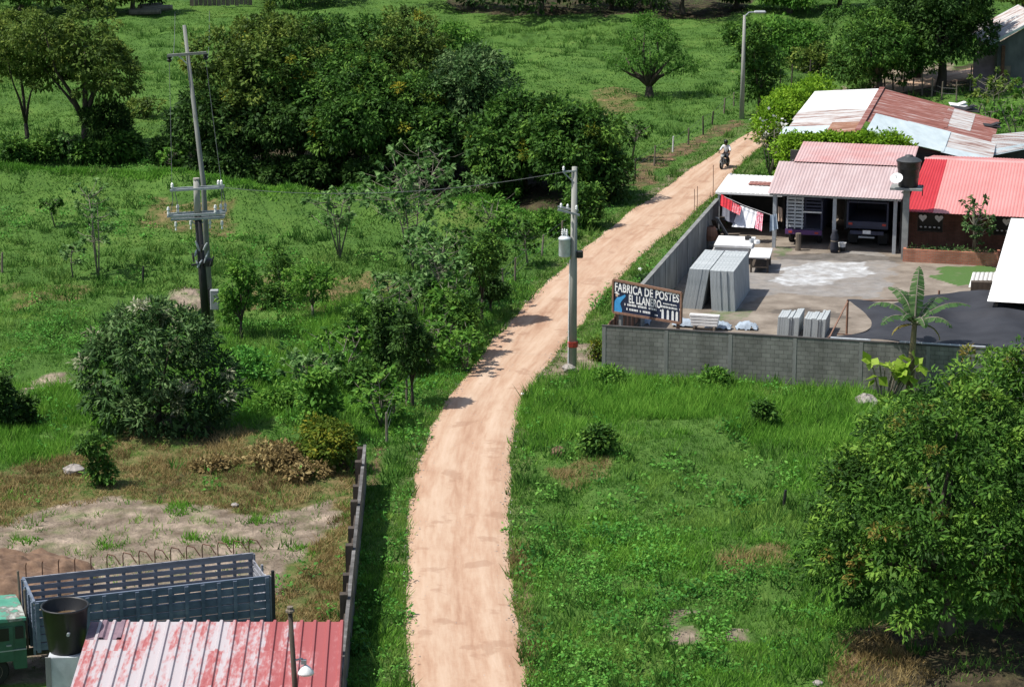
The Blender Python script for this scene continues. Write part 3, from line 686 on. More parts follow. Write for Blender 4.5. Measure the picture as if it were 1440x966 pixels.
# ragged grass along the rim of the bank
r = np.random.default_rng(41); Rg = np.array(RIDGE[1:]); sg = np.r_[0, np.cumsum(np.hypot(*np.diff(Rg, axis=0).T))]; q = r.uniform(0, sg[-1], 1500); x = np.interp(q, sg, Rg[:, 0])+r.normal(0, .3, 1500); y = np.interp(q, sg, Rg[:, 1])+r.normal(-.5, .5, 1500)
blades('rim_grass', 'lush', x, y, .05+.45*vn(x, y, 1.3, 81, 2)**1.6, 9, .08, .4, -.1+.9*vn(x, y, 2, 82, 2), 83, lean=1.1)
# green tufts on the bare lot
cx = np.array([tuple(at(u, v)[:2]) for u, v in ((38, 762), (155, 764), (272, 758), (365, 735), (255, 712), (10, 700), (425, 770), (330, 760), (250, 720), (436, 668))]); rep = np.repeat(np.arange(len(cx)), 16); x = cx[rep, 0]+r.normal(0, .32, len(rep)); y = cx[rep, 1]+r.normal(0, .32, len(rep))
blades('tuft_grass', 'lush', x, y, .12+.2*r.random(len(x)), 9, .06, .2, .2+.6*r.random(len(x)), 84, lean=.9)
# rank clumps standing above the pasture
x, y = scatter(9000, 72, 240, 38, 1.0)
k, u, v = ok_ground(x, y, .05, .4); n1 = vn(x, y, 6, 71, 3); k &= (n1+.25*np.random.default_rng(2).random(len(x)) > .62); x, y, n1 = x[k], y[k], n1[k]; n2_ = vn(x, y, 1.1, 72, 2)
blades('rank_grass', 'meadow', x, y, .25+.55*n2_, 16, .08, .4, -.1+1.1*vn(x, y, 2.5, 73, 2), 69, lean=.7)
x, y = scatter(1300, 72, 150, 39, 1.0)
k, u, v = ok_ground(x, y, .03, .5); k &= (vn(x, y, 5, 74, 3) > .5); x, y = x[k], y[k]
blades('tall_weed', 'weed', x, y, .3+.6*vn(x, y, 1, 75, 2), 30, .17, .34, -.05+1.0*vn(x, y, 1.7, 76, 2), 70, leafy=True)
# dry grass on the bare lot
x, y = scatter(34000, 70, 108, 35)
u, v = proj(x, y, 0.0); nn = (vn(x, y, 1.5, 61, 3)-.5)*40; B, D, Cc = masks(u+nn, v+nn*.35)
k = (D > 0) & (B == 0) & off_road(x, y) & ~inpoly(x, y, ROOFS[0]) & (vn(x, y, 1.2, 62, 2) > .36); x, y = x[k], y[k]
blades('dry_grass', 'dry', x, y, .1+.25*vn(x, y, 2, 63, 2), 9, .04, .25, vn(x, y, 2, 64, 2), 55, lean=1.1)
# ------------------------------------------------------------------ masonry, sheet metal
def blockm(name, c1, c2, mortar, bw=.4, bh=.2, stain=.5):
    m, nt, b = _new(name)
    tc = nt.nodes.new('ShaderNodeTexCoord'); sx = nt.nodes.new('ShaderNodeSeparateXYZ'); cx = nt.nodes.new('ShaderNodeCombineXYZ')
    nt.links.new(tc.outputs['Object'], sx.inputs[0]); nt.links.new(_math(nt, 'ADD', sx.outputs[0], sx.outputs[1]), cx.inputs[0]); nt.links.new(sx.outputs[2], cx.inputs[1])
    br = nt.nodes.new('ShaderNodeTexBrick'); nt.links.new(cx.outputs[0], br.inputs['Vector'])
    br.inputs['Scale'].default_value = 1; br.inputs['Brick Width'].default_value = bw; br.inputs['Row Height'].default_value = bh; br.inputs['Mortar Size'].default_value = .012
    br.inputs['Color1'].default_value = (*c1, 1); br.inputs['Color2'].default_value = (*c2, 1); br.inputs['Mortar'].default_value = (*mortar, 1); br.inputs['Bias'].default_value = 0
    n = _noise(nt, 1.1, 7, tc.outputs['Object']); r = _ramp(nt, [(.32, (.45, .45, .43)), (.55, (1, 1, 1)), (.75, (1.25, 1.22, 1.18))]); nt.links.new(n.outputs[0], r.inputs[0])
    c = _mix(nt, br.outputs[0], r.outputs[0], stain, 'MULTIPLY')
    mp = nt.nodes.new('ShaderNodeMapping'); mp.inputs['Scale'].default_value = (1.3, 1.3, .12); nt.links.new(tc.outputs['Object'], mp.inputs['Vector'])
    r2 = _ramp(nt, [(.4, (1, 1, 1)), (.68, (.5, .5, .48))]); nt.links.new(_noise(nt, 1.4, 4, mp.outputs[0]).outputs[0], r2.inputs[0])
    c = _mix(nt, c, r2.outputs[0], .6, 'MULTIPLY')
    nt.links.new(c, b.inputs['Base Color']); b.inputs['Roughness'].default_value = .95; b.inputs['Specular IOR Level'].default_value = .15
    _bump(nt, b, _math(nt, 'ADD', br.outputs['Fac'], _math(nt, 'MULTIPLY', n.outputs[0], -1.0)), .5, -.02)
    return m
M['block'] = blockm('concrete block', (.205, .204, .187), (.262, .26, .238), (.14, .14, .128))
M['brick'] = blockm('brick', (.42, .15, .09), (.52, .22, .14), (.32, .24, .19), .25, .09)
M['brick_dark'] = blockm('brown brick', (.15, .07, .05), (.2, .09, .065), (.12, .08, .06), .25, .09)
M['render'] = pm('cement render', [(.3, (.13, .135, .13)), (.7, (.26, .265, .26))], 1.4, .95, (1, 1, .4), .3, 12, detail=7)
def sheetm(name, stops, scale=1.0, stretch=(1, 1, 1), rough=.5, metal=0.0, spec=.4):
    return pm(name, stops, scale, rough, stretch, .1, 30, metal, spec, 8)
M['zinc'] = sheetm('bright zinc sheet', [(.3, (.4, .47, .49)), (.55, (.48, .56, .585)), (.75, (.56, .62, .64))], 1.5, (1, .3, 1))
M['zinc_white'] = sheetm('white sheet', [(.3, (.7, .7, .68)), (.7, (.82, .82, .81))], 1.5, (1, .3, 1))
M['zinc_stained'] = sheetm('rust stained zinc sheet', [(.38, (.2, .1, .075)), (.46, (.42, .35, .32)), (.58, (.52, .54, .54))], 1.2, (.25, 2.2, 1))
M['rust_red'] = sheetm('rusted sheet', [(.32, (.13, .045, .035)), (.5, (.24, .09, .07)), (.62, (.33, .2, .18)), (.72, (.45, .38, .37))], 1.4, (.25, 2.2, 1), .8)
M['rust_orange'] = sheetm('orange rusted sheet', [(.3, (.15, .065, .04)), (.55, (.29, .15, .095)), (.72, (.42, .34, .3))], 1.5, (.4, 1.6, 1), .85)
M['pink_roof'] = sheetm('sun bleached pink tile sheet', [(.3, (.41, .3, .295)), (.6, (.48, .375, .37)), (.75, (.53, .43, .43))], 1.2, (1, .3, 1), .65)
M['rose_roof'] = sheetm('rose tile sheet', [(.35, (.47, .24, .23)), (.6, (.5, .34, .335))], 1.2, (.5, .5, 1), .65)
M['salmon_roof'] = sheetm('salmon tile sheet', [(.3, (.56, .215, .2)), (.7, (.62, .27, .255))], .8, (1, .4, 1), .6)
M['red_roof'] = sheetm('bright red tile sheet', [(.3, (.42, .02, .026)), (.7, (.5, .04, .048))], .8, (1, .4, 1), .55)
M['net'] = pm('black shade net', [(.3, (.02, .021, .026)), (.7, (.04, .042, .05))], .6, .75, bump=.3, bscale=3, spec=.3)
M['truck_blue'] = pm('worn blue stake paint', [(.3, (.085, .11, .155)), (.6, (.155, .19, .25)), (.75, (.27, .29, .31))], 3, .7, (.4, 1, 1), .3, 14)
M['truck_slate'] = pm('worn grey blue stake paint', [(.3, (.17, .175, .2)), (.6, (.29, .295, .325)), (.78, (.4, .37, .35))], 3, .8, (.4, 1, 1), .3, 14)
M['cab_green'] = pm('faded green cab paint', [(.3, (.022, .075, .05)), (.6, (.035, .115, .075)), (.75, (.07, .16, .11))], 2, .45, bump=.05)
M['cab_roof'] = pm('peeling mint cab paint', [(.36, (.065, .25, .17)), (.48, (.095, .31, .215)), (.53, (.16, .15, .13)), (.6, (.42, .44, .4))], 1.5, .55, bump=.1)
M['cab_cloth'] = pm('dark blue truck paint', (.03, .035, .07), 3, .5)
M['purple'] = pm('purple paint', (.12, .05, .16), 3, .6)
M['gatewood'] = pm('pale blue grey painted boards', [(.3, (.42, .45, .48)), (.7, (.6, .63, .66))], 3, .7)
M['mauve_wall'] = pm('faded mauve wall', [(.3, (.2, .14, .17)), (.7, (.33, .25, .29))], 1.5, .9)
M['tank_pedestal'] = pm('whitewashed masonry', [(.3, (.32, .34, .36)), (.6, (.5, .53, .56)), (.8, (.6, .62, .63))], 1.6, .9)

def corrugated(mb, c00, c10, c01, c11, pitch=.2, depth=.025, along='v', nseg=1, trap=False):
    """a ribbed sheet over four corners (u: c00->c10, v: c00->c01); the ribs run along v or u"""
    c00, c10, c01, c11 = map(Vector, (c00, c10, c01, c11))
    if along == 'u': c10, c01 = c01, c10
    W = (c10-c00).length; n = max(2, int(W/pitch)); nrm = (c10-c00).cross(c01-c00).normalized()
    if nrm.z < 0: nrm = -nrm
    prof = []
    for i in range(n):
        prof += [((i+q)/n, h) for q, h in (((0, 0), (.62, 0), (.72, 1), (.9, 1)) if trap else ((0, 0), (.25, .7), (.5, 1), (.75, .7)))]
    prof.append((1, 0)); o = len(mb.v)
    for j in range(nseg+1):
        v = j/nseg
        for s, h in prof:
            p = (c00*(1-s)+c10*s)*(1-v)+(c01*(1-s)+c11*s)*v
            mb.v.append(tuple(p+nrm*h*depth))
    k = len(prof)
    for j in range(nseg):
        for i in range(k-1):
            a = o+j*k+i; mb.f.append((a, a+1, a+k+1, a+k))
    return mb
ORD = ['first', 'second', 'third', 'fourth', 'fifth', 'sixth', 'seventh', 'eighth', 'ninth', 'tenth', 'eleventh', 'twelfth', 'thirteenth', 'fourteenth', 'fifteenth', 'sixteenth', 'seventeenth', 'eighteenth']

M['pilaster_cement'] = pm('pilaster cement', [(.3, (.17, .172, .16)), (.7, (.3, .3, .285))], 1.8, .95, (1, 1, .5), .3, 14, detail=8)
# ------------------------------------------------------------------ yard walls
t = thing('block_wall', 'long grey concrete block wall with pilasters facing the grass field', 'wall', YO, YA)
part('block_panel', MB().box((12.0, .075, 1.08), (24, .15, 2.26)), 'block', t)
for a in [0.06, 2.98, 5.95, 8.9, 11.9, 14.9, 17.9, 20.9]: part('pilaster', MB().box((a, .066, 1.06), (.17, .16, 2.26)), 'pilaster_cement', t)
part('coping', MB().box((12, .07, 2.235), (24.1, .175, .05)), 'interior', t)
t = thing('rendered_wall', 'cement rendered side wall of the yard running along the dirt road', 'wall', YO, YA)
part('wall_panel', MB().box((.075, 20.0, 1.05), (.15, 23.4, 2.2)), 'render', t)
for k_ in range(8): part('pilaster', MB().box((.085, 8.4+3.3*k_, 1.06), (.2, .22, 2.26)), 'concrete', t)
part('coping', MB().box((.075, 20.0, 2.17), (.22, 23.5, .05)), 'render', t)
t = thing('plank_gate', 'dark rusty plank gate in the side wall just behind the sign', 'gate', YO, YA)
r = random.Random(4)
for k_ in range(22): part('plank', MB().box((.07+.02*r.random(), .55+.36*k_, 1.02+.05*r.random()), (.05, .33, 2.1+.1*r.random())), ['wood_dark', 'frame_rust', 'rust_iron'][k_ % 3], t)
part('rail', MB().box((.12, 4.4, 1.7), (.06, 7.8, .1)).box((.12, 4.4, .5), (.06, 7.8, .1)), 'wood_dark', t)
for (u, v0_, v1_, lab) in [(976, 266, 300, 'left'), (980, 262, 300, 'middle'), (1002, 232, 290, 'tall right')]:
    p = p3(u, v1_, yf(.08, 27 if u < 1000 else 31).y); q = p3(u, v0_, p.y)
    tag(part('rebar_rod', MB().tube([(0, 0, 0), (.02, .01, (q.z-p.z)*.5), (0, 0, q.z-p.z)], .018, 5), 'rust_iron'), f'{lab} rusty rebar rod sticking up from the end of the side wall', 'rebar').location = p

# ------------------------------------------------------------------ the sign
SL = Vector((4.75, 113.6, 0)); SR = Vector((7.78, 111.25, 0)); d = SR-SL; SW = d.length
t = thing('painted_sign', 'navy painted FABRICA DE POSTES EL LLANERO sign in a rusty frame above the wall corner', 'sign', SL, math.atan2(d.y, d.x))
zl0, zl1, zr0, zr1 = 2.38, 3.93, 2.42, 3.84
def sq(s, tt, y=0.0): return (SW*s, y, (zl0*(1-s)+zr0*s)*(1-tt)+(zl1*(1-s)+zr1*s)*tt)
part('sign_board', MB().add([sq(0, 0, .03), sq(1, 0, .03), sq(1, 1, .03), sq(0, 1, .03), sq(0, 0, -.005), sq(1, 0, -.005), sq(1, 1, -.005), sq(0, 1, -.005)], [(0, 3, 2, 1), (4, 5, 6, 7), (0, 1, 5, 4), (2, 3, 7, 6), (1, 2, 6, 5), (3, 0, 4, 7)]), 'sign_blue', t)
mb = MB()
for a_, b_ in ((sq(0, 0), sq(1, 0)), (sq(0, 1), sq(1, 1)), (sq(0, 0), sq(0, 1)), (sq(1, 0), sq(1, 1))): mb.bar(a_, b_, .09, .11)
part('sign_frame', mb, 'frame_rust', t)
part('post', MB().box((.35, .14, 1.6), (.14, .14, 3.6)), 'concrete', t); part('post', MB().box((SW-.25, .14, 1.6), (.12, .12, 3.6)), 'frame_rust', t)
part('post', MB().box((.05, .16, 1.4), (.09, .09, 3.2)), 'frame_rust', t)
def text(body, s0, s1, t0, t1, mat='white_paint', parent=t, off=.012, slant=0.0):
    cu = bpy.data.curves.new('lettering', 'FONT'); cu.body = body; cu.size = 1; cu.offset = off; cu.extrude = .0; cu.space_character = 1.06
    ob = bpy.data.objects.new('lettering', cu); COL.objects.link(ob); dg = bpy.context.evaluated_depsgraph_get()
    me = bpy.data.meshes.new_from_object(ob.evaluated_get(dg)); bpy.data.objects.remove(ob)
    co = np.empty(len(me.vertices)*3, np.float32); me.vertices.foreach_get('co', co); co = co.reshape(-1, 3)
    mn, mx = co.min(0), co.max(0); co = (co-mn)/np.maximum(mx-mn, 1e-6)
    out = np.array([sq(s0+(s1-s0)*p[0], t0+(t1-t0)*p[1]+slant*p[0], -.012) for p in co], np.float32)
    me.vertices.foreach_set('co', out.ravel()); me.update()
    return link('lettering', me, mat, parent)
text('FABRICA DE POSTES', .025, .97, .66, .95, off=.026); text('EL LLANERO', .235, .71, .37, .635, off=.03)
r = random.Random(3)
def scribble(s0, s1, t0, t1):                       # lines too small to read in the photograph
    mb = MB(); s = s0
    while s < s1:
        w_ = r.uniform(.012, .02)
        if r.random() > .14: mb.add([sq(s, t0+.012*r.random(), -.011), sq(s+w_, t0, -.011), sq(s+w_, t1-.02*r.random(), -.011), sq(s, t1, -.011)], [(0, 1, 2, 3)])
        s += w_+.006
    tag(part('lettering', mb, 'white_paint', t), kind='stuff')
for q in ((.17, .33, .27, .345), (.37, .49, .27, .345), (.53, .7, .27, .34), (.2, .58, .13, .205), (.62, .69, .1, .15), (.74, .94, .53, .575), (.71, .985, .41, .48)): scribble(*q)
for s in (.735, .81, .88, .94): part('painted_post', MB().prism([(SW*(s-.017), sq(s, .05)[2]), (SW*(s+.017), sq(s, .05)[2]), (SW*(s+.015), sq(s, .33)[2]), (SW*s, sq(s, .37)[2]), (SW*(s-.015), sq(s, .33)[2])], -.013, -.009, 'Y'), 'white_paint', t)
def fig(pts): return [(SW*s, sq(s, tt)[2]) for s, tt in pts]
part('painted_shirt', MB().prism(fig([(.01, .02), (.13, .03), (.135, .12), (.105, .3), (.13, .4), (.19, .56), (.175, .61), (.1, .5), (.06, .48), (.025, .36), (.0145, .2)]), -.013, -.009, 'Y'), 'shirt_blue', t)
part('painted_face', MB().prism(fig([(.04, .5), (.07, .5), (.075, .58), (.05, .6), (.035, .56)]), -.013, -.009, 'Y'), 'tan_cloth', t)
part('painted_hat', MB().prism(fig([(.02, .6), (.09, .57), (.095, .59), (.07, .62), (.06, .66), (.04, .66), (.035, .625), (.02, .62)]), -.0135, -.0095, 'Y'), 'white_paint', t)

# ------------------------------------------------------------------ concrete panels and slabs in the yard
def slab_mesh(w_, l_, h_, shear, seed):
    r = random.Random(seed); mb = MB().box((0, l_/2, h_/2), (w_, l_, h_), bev=.008)
    mb.v = [(x+shear*z/h_, y, z) for x, y, z in mb.v]; return mb
r = random.Random(8)
for k_ in range(6):
    o = part('concrete_plate', slab_mesh(.1715, 4.7, 2.13+r.uniform(-.006, .006), .36, k_), 'panel'); put(o, yf(1.42+.172*k_, 13.3+r.uniform(-.03, .03)), YA)
    tag(o, f'{ORD[k_]} grey concrete panel from the left in the stack leaning right beside the sign', 'concrete plate', 'tall concrete panels stacked on edge')
for k_ in range(7):
    o = part('concrete_plate', slab_mesh(.1745, 4.9, 2.12+r.uniform(-.006, .006), -.13, k_+20), 'panel'); put(o, yf(2.98+.175*k_, 13.2+r.uniform(-.03, .03)), YA)
    tag(o, f'{ORD[k_]} grey concrete panel from the left in the upright stack that shades the yard', 'concrete plate', 'tall concrete panels stacked on edge')
for s_, a0 in ((0, ab(at(1095, 470))[0]), (1, ab(at(1133, 470))[0])):
    for k_ in range(9):
        o = part('small_plate', slab_mesh(.112, 1.5+.5*(k_ > 5), .95+r.uniform(-.03, .03), .04, k_), 'panel'); put(o, yf(a0+.118*k_, ab(at(1110, 473))[1]+r.uniform(-.05, .05)), YA)
        tag(o, f'{ORD[k_]} small bluish concrete panel from the left in the {"left" if s_ == 0 else "right"} low stack behind the wall', 'concrete slab', 'small concrete panels stacked behind the wall')
for k_ in range(4):
    o = part('concrete_beam', MB().box((0, 0, 0), (1.5-.06*(3-k_), .28, .13), bev=.02), 'white_slab'); put(o, yf(3.25, 9.0, .32+.15*k_), YA)
    tag(o, f'pale concrete beam right of the sign, {["lowest", "second from the bottom", "second from the top", "topmost"][k_]} of its pile', 'concrete beam', 'concrete beams piled beside the sign')
o = part('trestle', MB().box((-.5, 0, .12), (.1, .5, .24)).box((.5, 0, .12), (.1, .5, .24)).box((0, 0, .1), (1, .08, .08)), 'wood'); put(o, yf(3.25, 9.0), YA); tag(o, 'low wooden trestle under the pile of pale beams', 'trestle')
for k_, (u, v, w_, l_, z) in enumerate([(1031, 344, 2.05, 2.5, .62), (1030, 343, 2.0, 2.4, .82), (1031, 341.5, 2.1, 2.5, 1.02)]):
    o = part('white_plate', MB().box((0, 0, 0), (w_, l_, .17), bev=.02), 'white_slab'); p = at(1031, 342, .95); put(o, (p.x+.05*k_, p.y-.04*k_, z), YA+.03*k_)
    tag(o, f'wide white slab behind the grey panels, {["lowest", "middle", "topmost"][k_]} of the pile of three', 'slab', 'white slabs piled in the yard')
p = at(1031, 342, .95); o = part('slab_support', MB().box((-.8, 0, .26), (.2, 2, .53)).box((.8, 0, .26), (.2, 2, .53)), 'concrete'); put(o, (p.x, p.y, 0), YA); tag(o, 'grey block support under the pile of white slabs', 'support')
p = at(1070, 356, .9); t = thing('work_table', 'white topped work table beside the pile of white slabs', 'table', (p.x, p.y, 0), YA+.08)
part('table_top', MB().box((0, 0, .9), (1.15, 2.4, .09), bev=.02), 'white_slab', t)
for sx in (-1, 1):
    for sy in (-1, 1): part('leg', MB().box((sx*.45, sy*1.0, .42), (.1, .1, .87)), 'wood_dark', t)
part('shelf', MB().box((0, -.2, .35), (.9, 1.9, .06)), 'wood_dark', t)
for k_, (u, v, s) in enumerate([(1052, 337, .35), (1058, 341, .3), (1065, 344, .28)]):
    p = at(u, v, 1.12); o = part('tool_box', MB().box((0, 0, 0), (s, s*.8, .2), bev=.02).box((0, 0, .12), (s*.5, .04, .05)), ['dark_iron', 'grey_paint', 'white_paint'][k_]); put(o, (p.x, p.y+(.25 if k_ == 2 else 0), 1.21), .3*k_); tag(o, ['dark box lying on the edge of the white slabs', 'grey box lying on the edge of the white slabs', 'white box at the right corner of the white slabs'][k_], 'box')
for k_, (u0, v0_, u1, v1_) in enumerate([(1008, 306, 1028, 340), (1016, 305, 1021, 332), (1003, 310, 1012, 333)]):
    a_ = p3(u0, v0_, yf(1, 29.5).y); b_ = g(u1, v1_); o = part('leaning_board', MB().bar((0, 0, 0), b_-a_, .25, .05), ['grey_paint', 'wood_dark', 'wood_dark'][k_]); o.location = a_
    tag(o, ['long grey board leaning below the hanging laundry', 'short dark board leaning under the laundry beside the grey one', 'dark board leaning into the corner by the side wall'][k_], 'board')
p = g(999, 350); t = thing('cement_mixer', 'small rusty orange cement mixer against the far end of the side wall', 'mixer', p, YA)
part('drum', MB().lathe([(.0, .45), (.32, .5), (.42, .8), (.36, 1.1), (.24, 1.3), (.2, 1.3), (.3, 1.05), (.0, .7)], 14), 'rust_orange', t)
for sx in (-1, 1): part('stand', MB().bar((sx*.45, -.3, 0), (sx*.45, 0, .85), .07).bar((sx*.45, .3, 0), (sx*.45, 0, .85), .07).bar((sx*.45, -.3, .1), (sx*.45, .3, .1), .06), 'rust_iron', t)
for sx in (-1, 1): part('wheel', MB().lathe([(.0, -.04), (.18, -.04), (.2, 0), (.18, .04), (0, .04)], 12, (sx*.52, -.3, .2), 'X'), 'rubber', t)
p = g(1001, 343); t = thing('plastic_drum', 'pale grey drum standing behind the white slabs by the laundry', 'drum', p)
part('barrel', MB().lathe([(.0, 0), (.27, 0), (.29, .25), (.28, .5), (.29, .8), (.27, .85), (0, .85)], 16), 'grey_paint', t, True); part('lid', MB().lathe([(.0, .92), (.24, .91), (.3, .86), (.3, .83), (0, .83)], 16), 'white_paint', t, True)
r = random.Random(12)
for k_, (a, b_, wx, wy, lab) in enumerate([(1.7, .75, 1.1, .6, 'leftmost'), (3.1, .7, 1.2, .55, 'second from the left of the'), (4.6, .65, 1.3, .6, 'third from the left of the'), (6.1, .6, 1.1, .5, 'rightmost')]):
    rr_ = np.random.default_rng(k_)
    def fn(s, tt, rr_=rr_, wx=wx, wy=wy): return ((s-.5)*wx, (tt-.5)*wy, .12+.32*max(0, math.sin(s*3.1)*math.sin(tt*3.1))**.6+rr_.normal()*.05)
    o = part('crumpled_sheet', MB().grid(fn, 12, 8), 'blue_cloth', smooth=True); o.location = at([900, 962, 1010, 1050][k_], [455, 460, 463, 464][k_]); o.rotation_euler = (0, 0, YA)
    tag(o, f'{lab} crumpled pale blue plastic sheet' + ('' if lab.endswith('most') else 's') + ' behind the block wall', 'plastic sheet', 'plastic sheets lying behind the wall')

# ------------------------------------------------------------------ garage, carport, house
t = thing('garage', 'open garage under a bleached pink corrugated roof with two trucks inside', 'garage', YO, YA)
for a in (3.8, 7.2, 10.6): part('column', MB().box((a, 29.1, 1.62), (.2, .2, 3.24)), 'grey_paint', t)
for a in (3.8, 7.2, 10.6): part('column', MB().box((a, 35.2, 1.9), (.2, .2, 3.8)), 'concrete', t)
mb = MB(); corrugated(mb, (3.42, 28.55, 3.24), (10.98, 28.55, 3.24), (3.2, 34.7, 4.0), (10.98, 34.7, 4.0), .18, .03); part('roof', mb, 'pink_roof', t, fix=False)
mb = MB(); corrugated(mb, (4.1, 34.5, 4.06), (10.98, 34.5, 4.06), (4.1, 38.6, 4.55), (10.98, 38.6, 4.55), .18, .03); part('upper_roof', mb, 'rose_roof', t, fix=False)
part('beam', MB().box((7.2, 28.95, 3.14), (7.4, .12, .14)), 'grey_paint', t)
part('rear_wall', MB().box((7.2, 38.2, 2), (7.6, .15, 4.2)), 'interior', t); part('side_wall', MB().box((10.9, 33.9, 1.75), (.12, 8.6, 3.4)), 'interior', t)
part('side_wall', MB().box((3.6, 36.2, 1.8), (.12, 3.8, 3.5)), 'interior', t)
part('purlin', MB().box((7.2, 31.0, 3.42), (7.3, .08, .1)).box((7.2, 33.4, 3.72), (7.3, .08, .1)), 'dark_iron', t)
t = thing('carport', 'low carport with a white sheet roof left of the pink garage', 'carport', YO, YA)
mb = MB(); corrugated(mb, (-.05, 31.7, 2.58), (3.85, 31.7, 2.58), (-.05, 36.3, 2.8), (3.85, 36.3, 2.8), .25, .02); part('roof', mb, 'zinc_white', t, fix=False)
mb = MB(); corrugated(mb, (1.55, 33.6, 2.735), (3.3, 33.6, 2.735), (1.55, 34.5, 2.775), (3.3, 34.5, 2.775), .25, .02); part('roof_patch', mb, 'rust_red', t, fix=False, label='dark rusty strip in the white roof')
for a in (.15, 3.5): part('post', MB().box((a, 31.85, 1.28), (.12, .12, 2.56)), 'grey_paint', t); part('post', MB().box((a, 36.1, 1.45), (.12, .12, 2.9)), 'grey_paint', t)
part('back_wall', MB().box((1.85, 36.2, 1.4), (3.6, .1, 2.8)), 'interior', t); part('side_panel', MB().box((.05, 34.1, 1.3), (.06, 4.0, 2.5)), 'interior', t); part('fascia', MB().box((1.9, 31.68, 2.53), (3.9, .04, .1)), 'zinc_white', t)  # side panel added to keep sunlight out of the carport interior

t = thing('red_roofed_house', 'brick house with a long salmon and bright red tile roof', 'house', YO, YA)
mb = MB(); corrugated(mb, (11.1, 28.3, 2.62), (12.75, 28.3, 2.62), (11.45, 38.1, 3.95), (12.75, 38.1, 3.95), .18, .03, nseg=1); part('roof', mb, 'red_roof', t, fix=False, label='bright red strip of the roof')
mb = MB(); corrugated(mb, (12.72, 28.3, 2.61), (21.5, 28.3, 2.61), (12.72, 38.1, 3.94), (21.5, 38.1, 3.94), .18, .03); part('roof', mb, 'salmon_roof', t, fix=False)
mb = MB(); corrugated(mb, (21.5, 38.15, 3.95), (11.45, 38.15, 3.95), (21.5, 44, 3.1), (11.45, 44, 3.1), .18, .03); part('rear_roof', mb, 'salmon_roof', t, fix=False)
part('ridge_cap', MB().prism([(-.22, 3.92), (0, 4.02), (.22, 3.92), (0, 3.98)], 11.4, 21.5, 'X'), 'rose_roof', t)
for v_ in t.children:
    if v_.name.startswith('ridge_cap'): v_.location = (0, 38.1, 0)
WX = [(11.75, 13.2), (16.0, 17.0)]
mb = MB(); z0, z1 = 1.15, 2.3; xs = [11.2]+[q for w_ in WX for q in w_]+[21.4]
for a, b_ in zip(xs[::2], xs[1::2]): mb.box(((a+b_)/2, 30.3, 1.3), (b_-a, .15, 2.7))
for a, b_ in WX: mb.box(((a+b_)/2, 30.3, z0/2-.02), (b_-a, .15, z0)); mb.box(((a+b_)/2, 30.3, (z1+2.65)/2), (b_-a, .15, 2.65-z1))
part('wall', mb, 'brick_dark', t); part('wall', MB().box((11.25, 34.2, 1.3), (.15, 7.5, 2.7)).box((16.3, 43.8, 1.5), (10, .15, 3)).box((21.3, 37, 1.4), (.15, 13.5, 2.8)), 'brick_dark', t)
def heart(cx, cz, s):
    pts = []
    for k in range(16):
        q = 2*math.pi*k/16; pts.append((cx+s*16*math.sin(q)**3/17, cz+s*(13*math.cos(q)-5*math.cos(2*q)-2*math.cos(3*q)-math.cos(4*q))/17))
    return pts
for (a, b_), hs in zip(WX, [(12.05, 12.95), (16.7,)]):
    wdw = part('window', MB().box(((a+b_)/2, 30.36, (z0+z1)/2), (b_-a, .03, z1-z0)), 'glass', t)
    f_ = MB().box((a+.03, 30.27, (z0+z1)/2), (.06, .06, z1-z0)).box((b_-.03, 30.27, (z0+z1)/2), (.06, .06, z1-z0)).box(((a+b_)/2, 30.27, z0+.03), (b_-a-.12, .06, .06)).box(((a+b_)/2, 30.27, z1-.03), (b_-a-.12, .06, .06))
    part('frame', f_, 'wood_dark', wdw)
    for h_ in hs: part('heart_ornament', MB().prism(heart(h_, 1.95, .25), 30.2, 30.23, 'Y'), 'white_paint', wdw)
    for q in range(5 if b_-a > 1.2 else 3): part('curtain_tie', MB().lathe([(0, -.05), (.06, -.03), (.07, 0), (.06, .03), (0, .05)], 8, (a+.22+.25*q, 30.215, 1.42)), 'white_paint', wdw)
part('porch_post', MB().box((17.6, 28.7, 1.3), (.2, .2, 2.6)), 'grey_paint', t)
t = thing('brick_planter', 'low red brick planter full of small plants in front of the brick house', 'planter', YO, YA)
part('brick_wall', MB().box((13.9, 27.2, .36), (5.2, .16, .78)).box((11.35, 27.75, .36), (.16, .95, .78)).box((16.45, 27.75, .36), (.16, .95, .78)), 'brick', t)
part('soil_bed', MB().box((13.9, 27.8, .3), (4.94, 1.0, .72)), 'soil', t)
r = np.random.default_rng(15); lv = Leaves(); n = 420; pp = np.c_[r.uniform(11.5, 16.3, n), r.uniform(27.25, 28.2, n), .62+r.uniform(0, .45, n)*vn(r.uniform(11, 16, n), np.zeros(n), .4, 3)]
lv.add(*leaves(pp, np.c_[r.normal(0, .5, (n, 2)), r.uniform(.1, 1, n)], .16, .6, r.uniform(0, 1, n), r)); tag(lv.obj('small_plants', 'silver', t), kind='stuff')

